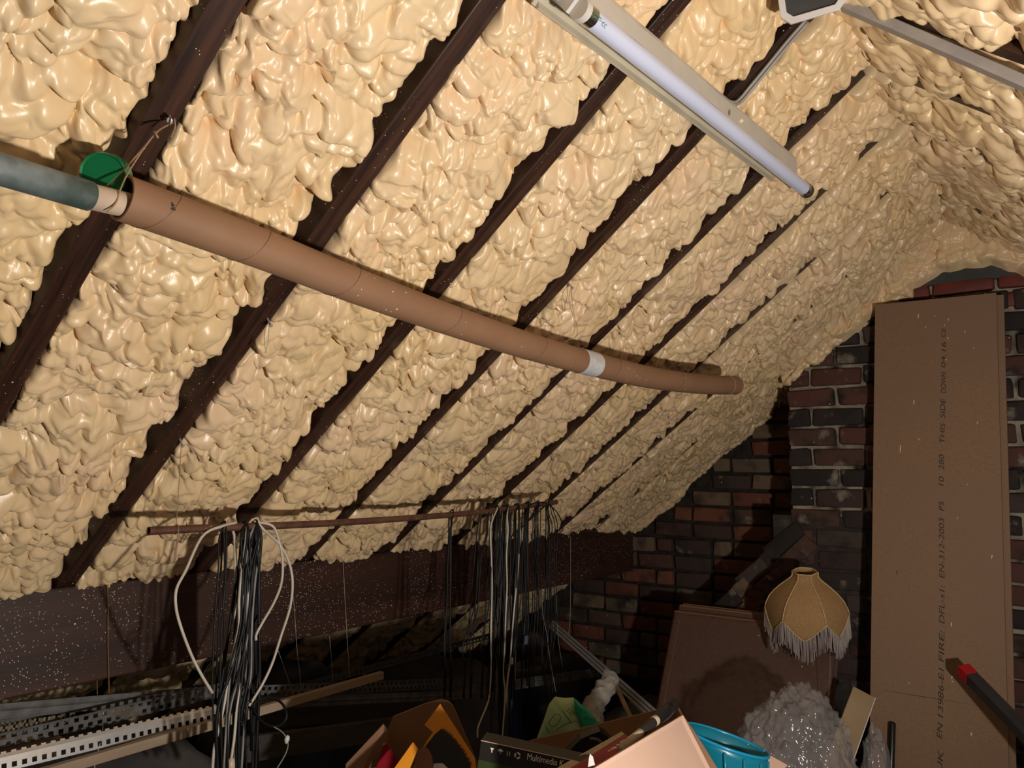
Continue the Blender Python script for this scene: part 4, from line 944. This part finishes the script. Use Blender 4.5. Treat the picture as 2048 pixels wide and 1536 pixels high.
mb = MB(); mb.lathe(BA, bd_, [(.0103, Lb_*.56), (.0108, Lb_*.565), (.0108, Lb_*.61), (.0103, Lb_*.615)], 20); mb.build('band', M['paper'], t, smooth=True)
pr_ = [(.010, Lb_*.61), (.0135, Lb_*.66), (.0145, Lb_*.76), (.0125, Lb_*.88)]
for k in range(5): pr_ += [(.0115, Lb_*(.885+.022*k)), (.0098, Lb_*(.892+.022*k)), (.0115, Lb_*(.900+.022*k))]
pr_ += [(.009, Lb_*1.0), (.0005, Lb_*1.005)]
mb = MB(); mb.lathe(BA, bd_, pr_, 20); mb.build('handle', M['black'], t, smooth=True)

# brown carton with an orange printed sleeve
t = thing('brown_carton', V(*(af(850, 1536, 1.90)*V(1, 1, 0)+V(0, 0, TZ))), 'opened brown carton with raised flaps behind the orange sleeve', 'carton')
sl('raised_flap', [(786, 1434), (850, 1408), (880, 1400), (896, 1403), (906, 1412), (960, 1540), (965, 1640), (760, 1640), (770, 1470)], [1.95]*9, .006, M['box'], t)
sl('side_flap', [(692, 1528), (767, 1448), (778, 1462), (772, 1520), (800, 1640), (680, 1640)], [1.88, 1.90, 1.92, 1.90, 1.86, 1.84], .005, M['box'], t)
sl('dark_crease', [(767, 1490), (775, 1488), (806, 1540), (750, 1540)], [1.86]*4, .003, M['book_red'], t)
t = thing('orange_sleeve', af(880, 1536, 1.74), 'orange printed sleeve showing a black spiky shape, propped in the brown carton', 'sleeve')
O_ = [(880, 1408), (849, 1450), (866, 1464), (846, 1494), (815, 1560), (955, 1560), (949, 1516)]
rj = random.Random(2); jag = [(870, 1468), (882, 1458)]
for i in range(26):
    f = i/25; x = 884+f*58; y = 1456+f*72-10*math.sin(f*math.pi)
    jag += [(x+rj.uniform(1, 3.5), y-rj.uniform(1, 4)), (x-1.5, y+3)]
jag += [(942, 1530), (938, 1548), (828, 1548), (848, 1496)]
onc = unit(np.cross(af(849, 1450, 1.83)-af(880, 1408, 1.84), af(949, 1516, 1.80)-af(880, 1408, 1.84))); onc = onc if onc @ (CAM-TBC) > 0 else -onc
mb = MB(); mb.slab([onp(x, y, af(880, 1408, 1.84)+onc*.004, onc) for x, y in O_], .004); mb.build('card', M['orange'], t)
mb = MB(); mb.add([onp(x, y, af(880, 1408, 1.84)+onc*.006, onc) for x, y in jag], [tuple(range(len(jag)))]); mb.build('black_print', M['black_box'], t)
mb = MB(); mb.add([onp(848+18*math.cos(a), 1528+34*math.sin(a), af(880, 1408, 1.84)+onc*.0075, onc) for a in np.linspace(0, 6.2, 24)], [tuple(range(24))]); mb.build('tan_print', M['skin_print'], t)
mb = MB(); mb.add([onp(x, y, af(880, 1408, 1.84)+onc*.009, onc) for x, y in ((868, 1527), (885, 1526), (900, 1540), (905, 1560), (860, 1560))], [(0, 1, 2, 3, 4)]); mb.build('pale_print', M['label'], t)
t = sl('orange_sleeve', [(826, 1484), (836, 1497), (818, 1540), (805, 1600), (745, 1600), (786, 1540)], [1.78, 1.77, 1.74, 1.70, 1.70, 1.74], .004, M['orange']); tag(t, 'narrow plain orange card leaning before the printed sleeve', 'card')

# green bag and milky film roll behind the pale carton
def cushion(name, outline, depth, bulge, matl, parent, seed, rings=10):
    P = np.array([af(x, y, depth) for x, y in outline]); c = P.mean(0); n = unit(CAM-c); k = len(P); vs = []; fs = []
    dense = []
    for i in range(k):
        for f in np.linspace(0, 1, 5)[:-1]: dense.append(P[i]*(1-f)+P[(i+1) % k]*f)
    P = np.array(dense); k = len(P)
    for side in (1, -1):
        b = len(vs)
        for r in range(rings, -1, -1):
            f = r/rings
            for i in range(k):
                p = c+(P[i]-c)*f; z = bulge*math.sqrt(max(0, 1-f*f))*(1+.5*mnoise.noise(Vector(p)*14+Vector((seed, 0, 0))))+.006*mnoise.noise(Vector(p)*40)*(1-f)
                vs.append(p+n*side*z*(1 if side > 0 else .6))
        for r in range(rings):
            for i in range(k):
                q = (b+r*k+i, b+r*k+(i+1) % k, b+(r+1)*k+(i+1) % k, b+(r+1)*k+i); fs.append(q if side > 0 else q[::-1])
    return mesh_obj(name, vs, fs, matl, parent, smooth=True), c, n
GO = [(1072, 1480), (1088, 1438), (1098, 1408), (1110, 1393), (1128, 1396), (1147, 1395), (1162, 1408), (1180, 1424), (1200, 1446), (1204, 1470), (1200, 1560), (1075, 1560)]
t = thing('green_bag', af(1130, 1560, 2.05), 'pale green plastic bag with line drawings behind the pale carton', 'bag')
o, gc, gn = cushion('bag_body', GO, 2.08, .028, M['bag_green'], t, 2)
o2, _, _ = cushion('teal_gusset', [(1147, 1396), (1162, 1408), (1180, 1424), (1200, 1446), (1203, 1462), (1170, 1478), (1162, 1450), (1150, 1420)], 2.052, .012, M['bag_teal'], t, 5)
mb = MB()
def on_bag(x, y): return af(x, y, 2.040)
for nm, pts in (('printed_outline', [(1096, 1447), (1110, 1428), (1120, 1430), (1122, 1436), (1112, 1452), (1108, 1454), (1096, 1447)]), ('printed_outline', [(1124, 1420), (1132, 1432), (1142, 1446)]), ('printed_outline', [(1112, 1460), (1130, 1448), (1150, 1442), (1164, 1446)]), ('printed_outline', [(1132, 1420), (1145, 1430)]), ('printed_outline', [(1136, 1416), (1150, 1428)]), ('printed_outline', [(1090, 1450), (1098, 1466)])):
    mb = MB(); mb.tube([on_bag(*q) for q in pts], .0009, 5); mb.build(nm, M['lime_band'], t)
for x in (1168, 1174, 1180, 1186):
    mb = MB(); mb.tube([af(x, 1432+(x-1168)*.2, 2.022), af(x+3, 1439+(x-1168)*.2, 2.022)], .0010, 5); mb.build('printed_bar', M['ink'], t)
RP = curve_path([af(1222, 1352, 2.5), af(1210, 1378, 2.45), af(1190, 1410, 2.4), af(1182, 1432, 2.36), af(1188, 1470, 2.3), af(1190, 1545, 2.25)], 60)
mb = MB(); mb.tube(RP, [.026+.016*(i/60)+.010*mnoise.noise(Vector((i*.22, 3, 1))) for i in range(61)], 30); o = mb.build('film_roll', M['film_milky'])
for v in o.data.vertices:
    q = Vector(v.co)*45; v.co += Vector((mnoise.noise(q), mnoise.noise(q+Vector((9, 0, 0))), mnoise.noise(q+Vector((0, 9, 0)))))*.009
tag(o, 'twisted roll of milky plastic film standing behind the green bag', 'film')
mb = MB(); q = V(RP[-1][0], RP[-1][1], 0); mb.box((q[0]-.06, q[1]+.02, RP[-1][2]/2), RT, FW*V(1, 1, 0), (0, 0, 1), .16, .13, RP[-1][2]/2); tag(mb.build('storage_carton', M['dusty'], None, bevel=.004), 'dark carton under the green bag and film roll', 'carton')

# ------------------------------------------------------------------ aluminium channel and thin cream stick
a, b = ay(1103, 1248, 3.75), ay(1302, 1424, 3.05); dd = unit(b-a); L_ = np.linalg.norm(b-a)*1.25
wv = unit(np.cross(dd, CAM-a)); nv_ = np.cross(wv, dd); nv_ = nv_ if nv_ @ FW < 0 else -nv_
t = thing('metal_channel', a+dd*L_, 'ribbed aluminium channel leaning diagonally in the dark corner', 'channel')
for w_ in (-.016, 0, .016):
    mb = MB(); mb.bar(a+wv*w_, a+dd*L_+wv*w_, wv, .0058, .006); mb.build('rib', M['steel'], t)
mb = MB(); mb.bar(a-nv_*.008, a+dd*L_-nv_*.008, wv, .022, .004); mb.build('web', M['steel_dull'], t)
a, b = ay(1230, 1368, 3.0), ay(1256, 1425, 2.9); dd = unit(b-a); L_ = (a[2]-.01)/-dd[2]
mb = MB(); mb.bar(a, a+dd*L_, RT, .009, .006); tag(mb.build('thin_stick', M['wood_pale'], None, bevel=.001), 'thin pale stick leaning beside the metal channel', 'stick')

# ------------------------------------------------------------------ dark bar with red tip and black rod before the chipboard
a, b = ay(1926, 1338, 3.40), ay(2060, 1476, 3.20); dd = unit(b-a)
t = thing('dark_bar', a, 'dark grey square bar with a red tip poking in before the chipboard', 'bar')
L_ = (a[2]-.01)/-dd[2]; wv = unit(np.cross(dd, CAM-a)); nv_ = np.cross(wv, dd)
ws = unit(wv*.8+nv_*.6)
mb = MB(); mb.bar(a+dd*.045, a+dd*L_, ws, .021, .021); mb.build('shaft', M['graphite'], t, bevel=.002)
mb = MB(); mb.bar(a, a+dd*.046, ws, .0222, .0222); o = mb.build('tip', M['red'], t, bevel=.002); o['label'] = 'red end cap'
q = onb(1787, 1445)+bn*.02; e_ = onb(1784, 1545)+bn*.02; dd = unit(e_-q); L_ = q[2]/-dd[2]
mb = MB(); mb.tube([q-dd*.006+bn*0, q-dd*.004, q, q+dd*L_*.5, q+dd*(L_-.002)], [.004, .009, .0125, .0125, .0125], 16); tag(mb.build('black_rod', M['black'], None, smooth=True), 'slim black rod with rounded top standing against the chipboard', 'rod')

# ------------------------------------------------------------------ metal plaster beads and battens slung under the purlin
def bead(name, a, b, prof, holes, matl, label, pitch=.03, cat='metal bead', up=(0, 0, 1)):
    """long pressed strip; prof is a list of (across, up) points, holes lists the profile spans that are punched"""
    a, b = V(*a), V(*b); d = unit(b-a); L = np.linalg.norm(b-a); side = unit(np.cross(d, up)); u = np.cross(side, d)
    n = int(L/pitch)*2+1; vs = []; fs = []; k = len(prof)
    for i in range(n+1):
        for s_, h_ in prof: vs.append(a+d*L*i/n+side*s_+u*h_)
    for i in range(n):
        for j in range(k-1):
            if j in holes and (i+holes.index(j)) % 2: continue
            fs.append((i*k+j, i*k+j+1, (i+1)*k+j+1, (i+1)*k+j))
    o = mesh_obj(name, vs, fs, matl); so = o.modifiers.new('s', 'SOLIDIFY'); so.thickness = .0014
    return tag(o, label, cat)
ANG = [(-.004, -.024), (-.003, -.018), (-.002, -.010), (0, -.003), (0, .003), (.010, .006), (.018, .009), (.024, .011)]
FLAT = [(-.001, -.020), (0, -.014), (0, -.004), (0, .004), (0, .014), (.001, .020)]
bead('plaster_bead', ax(-120, 1552, -2.08), ax(440, 1422, -2.08), [(.006, -.022), (.005, -.016), (.002, -.005), (0, .001), (-.002, .008), (-.005, .012), (-.007, .015), (-.009, .019)], [1, 6], M['steel_bright'], 'bright silver perforated plaster bead lowest in the bundle under the purlin', .022)
bead('plaster_bead', ax(-120, 1512, -2.16), ax(470, 1372, -2.16), FLAT, [1, 3], M['steel_dull'], 'dull grey perforated strip above the bright silver bead', .024)
bead('plaster_bead', ax(-120, 1435, -2.24), ax(480, 1380, -2.24), [(-.001, -.018), (0, -.010), (0, .002), (.002, .006), (0, .010), (0, .020)], [], M['steel_dull'], 'plain grey edge bead lying topmost at the near end of the bundle', .05)
bead('plaster_bead', ax(-120, 1470, -2.26), ax(150, 1438, -2.26), FLAT, [1, 2, 3], M['steel_dull'], 'short strip of expanded mesh between the edge bead and the perforated strip', .012)
bead('plaster_bead', ax(470, 1386, -2.16), ax(1000, 1362, -2.16), FLAT, [1, 3], M['steel_dull'], 'dull perforated strip running level below the middle of the purlin', .024)
bead('plaster_bead', ax(540, 1384, -2.28), ax(985, 1266, -2.28), ANG, [1, 6], M['steel_dull'], 'toothed angle bead rising toward the brick wall', .022)
bead('plaster_bead', ax(480, 1408, -2.10), ax(960, 1388, -2.10), [(0, -.016), (0, -.005), (.002, 0), (0, .005), (0, .016)], [], M['steel_dull'], 'plain flat metal strip lowest at the middle of the bundle', .05)
bead('plaster_bead', ax(930, 1384, -2.10), ax(1240, 1338, -2.10), [(-.001, -.022), (0, -.006), (0, -.002), (0, .004), (0, .010), (0, .016), (.001, .022)], [2, 4], M['steel_dull'], 'mesh edged strip reaching behind the green bag', .014)
mb = MB(); mb.bar(ax(-60, 1590, -2.04), ax(764, 1350, -2.04), (0, 0, 1), .013, .010); tag(mb.build('timber_batten', M['wood_pale'], None, bevel=.002), 'long pale timber batten under the metal beads', 'batten')
mb = MB(); mb.bar(ax(-80, 1502, -2.20), ax(118, 1492, -2.20), (0, 0, 1), .024, .015); tag(mb.build('timber_offcut', M['wood_pale'], None, bevel=.003), 'rough timber offcut among the beads at the near end', 'offcut')
for (x0, y0, x1, y1, X, hw, lbl) in ((480, 1440, 905, 1414, -2.3, .03, 'dusty dark plank below the metal strips'), (480, 1500, 830, 1450, -2.0, .035, 'second dusty dark plank nearer the brown carton')):
    mb = MB(); mb.bar(ax(x0, y0, X), ax(x1, y1, X), (0, 0, 1), hw, .012); tag(mb.build('dusty_plank', M['dusty'], None, bevel=.002), lbl, 'plank')
# sacks and dark clutter heaped on the floor at the eaves
def sack(c, r, m_, seed, lbl, nm='stuffed_sack'):
    c = V(*c); return tag(lump(nm, c, XYZ, r, M[m_], None, seed, .18, 1.8, 4, .10, flat_base=.002, power=.75), lbl, 'sack')
sack((-2.45, 1.15, .42), (.30, .44, .44), 'sack', 1, 'pale printed sack heaped under the near beads')
sack((-2.60, 2.08, .42), (.32, .36, .44), 'sack_blue', 2, 'navy plastic sack slumped under the middle of the purlin')
sack((-2.62, 2.92, .38), (.32, .34, .42), 'sack', 3, 'dusty dark sack below the toothed bead')
sack((-2.55, 3.75, .30), (.34, .34, .34), 'sack_blue', 4, 'dark plastic sack in the brick corner')
sack((-1.85, 3.65, .26), (.26, .30, .30), 'sack', 5, 'dark crumpled sack behind the metal channel')
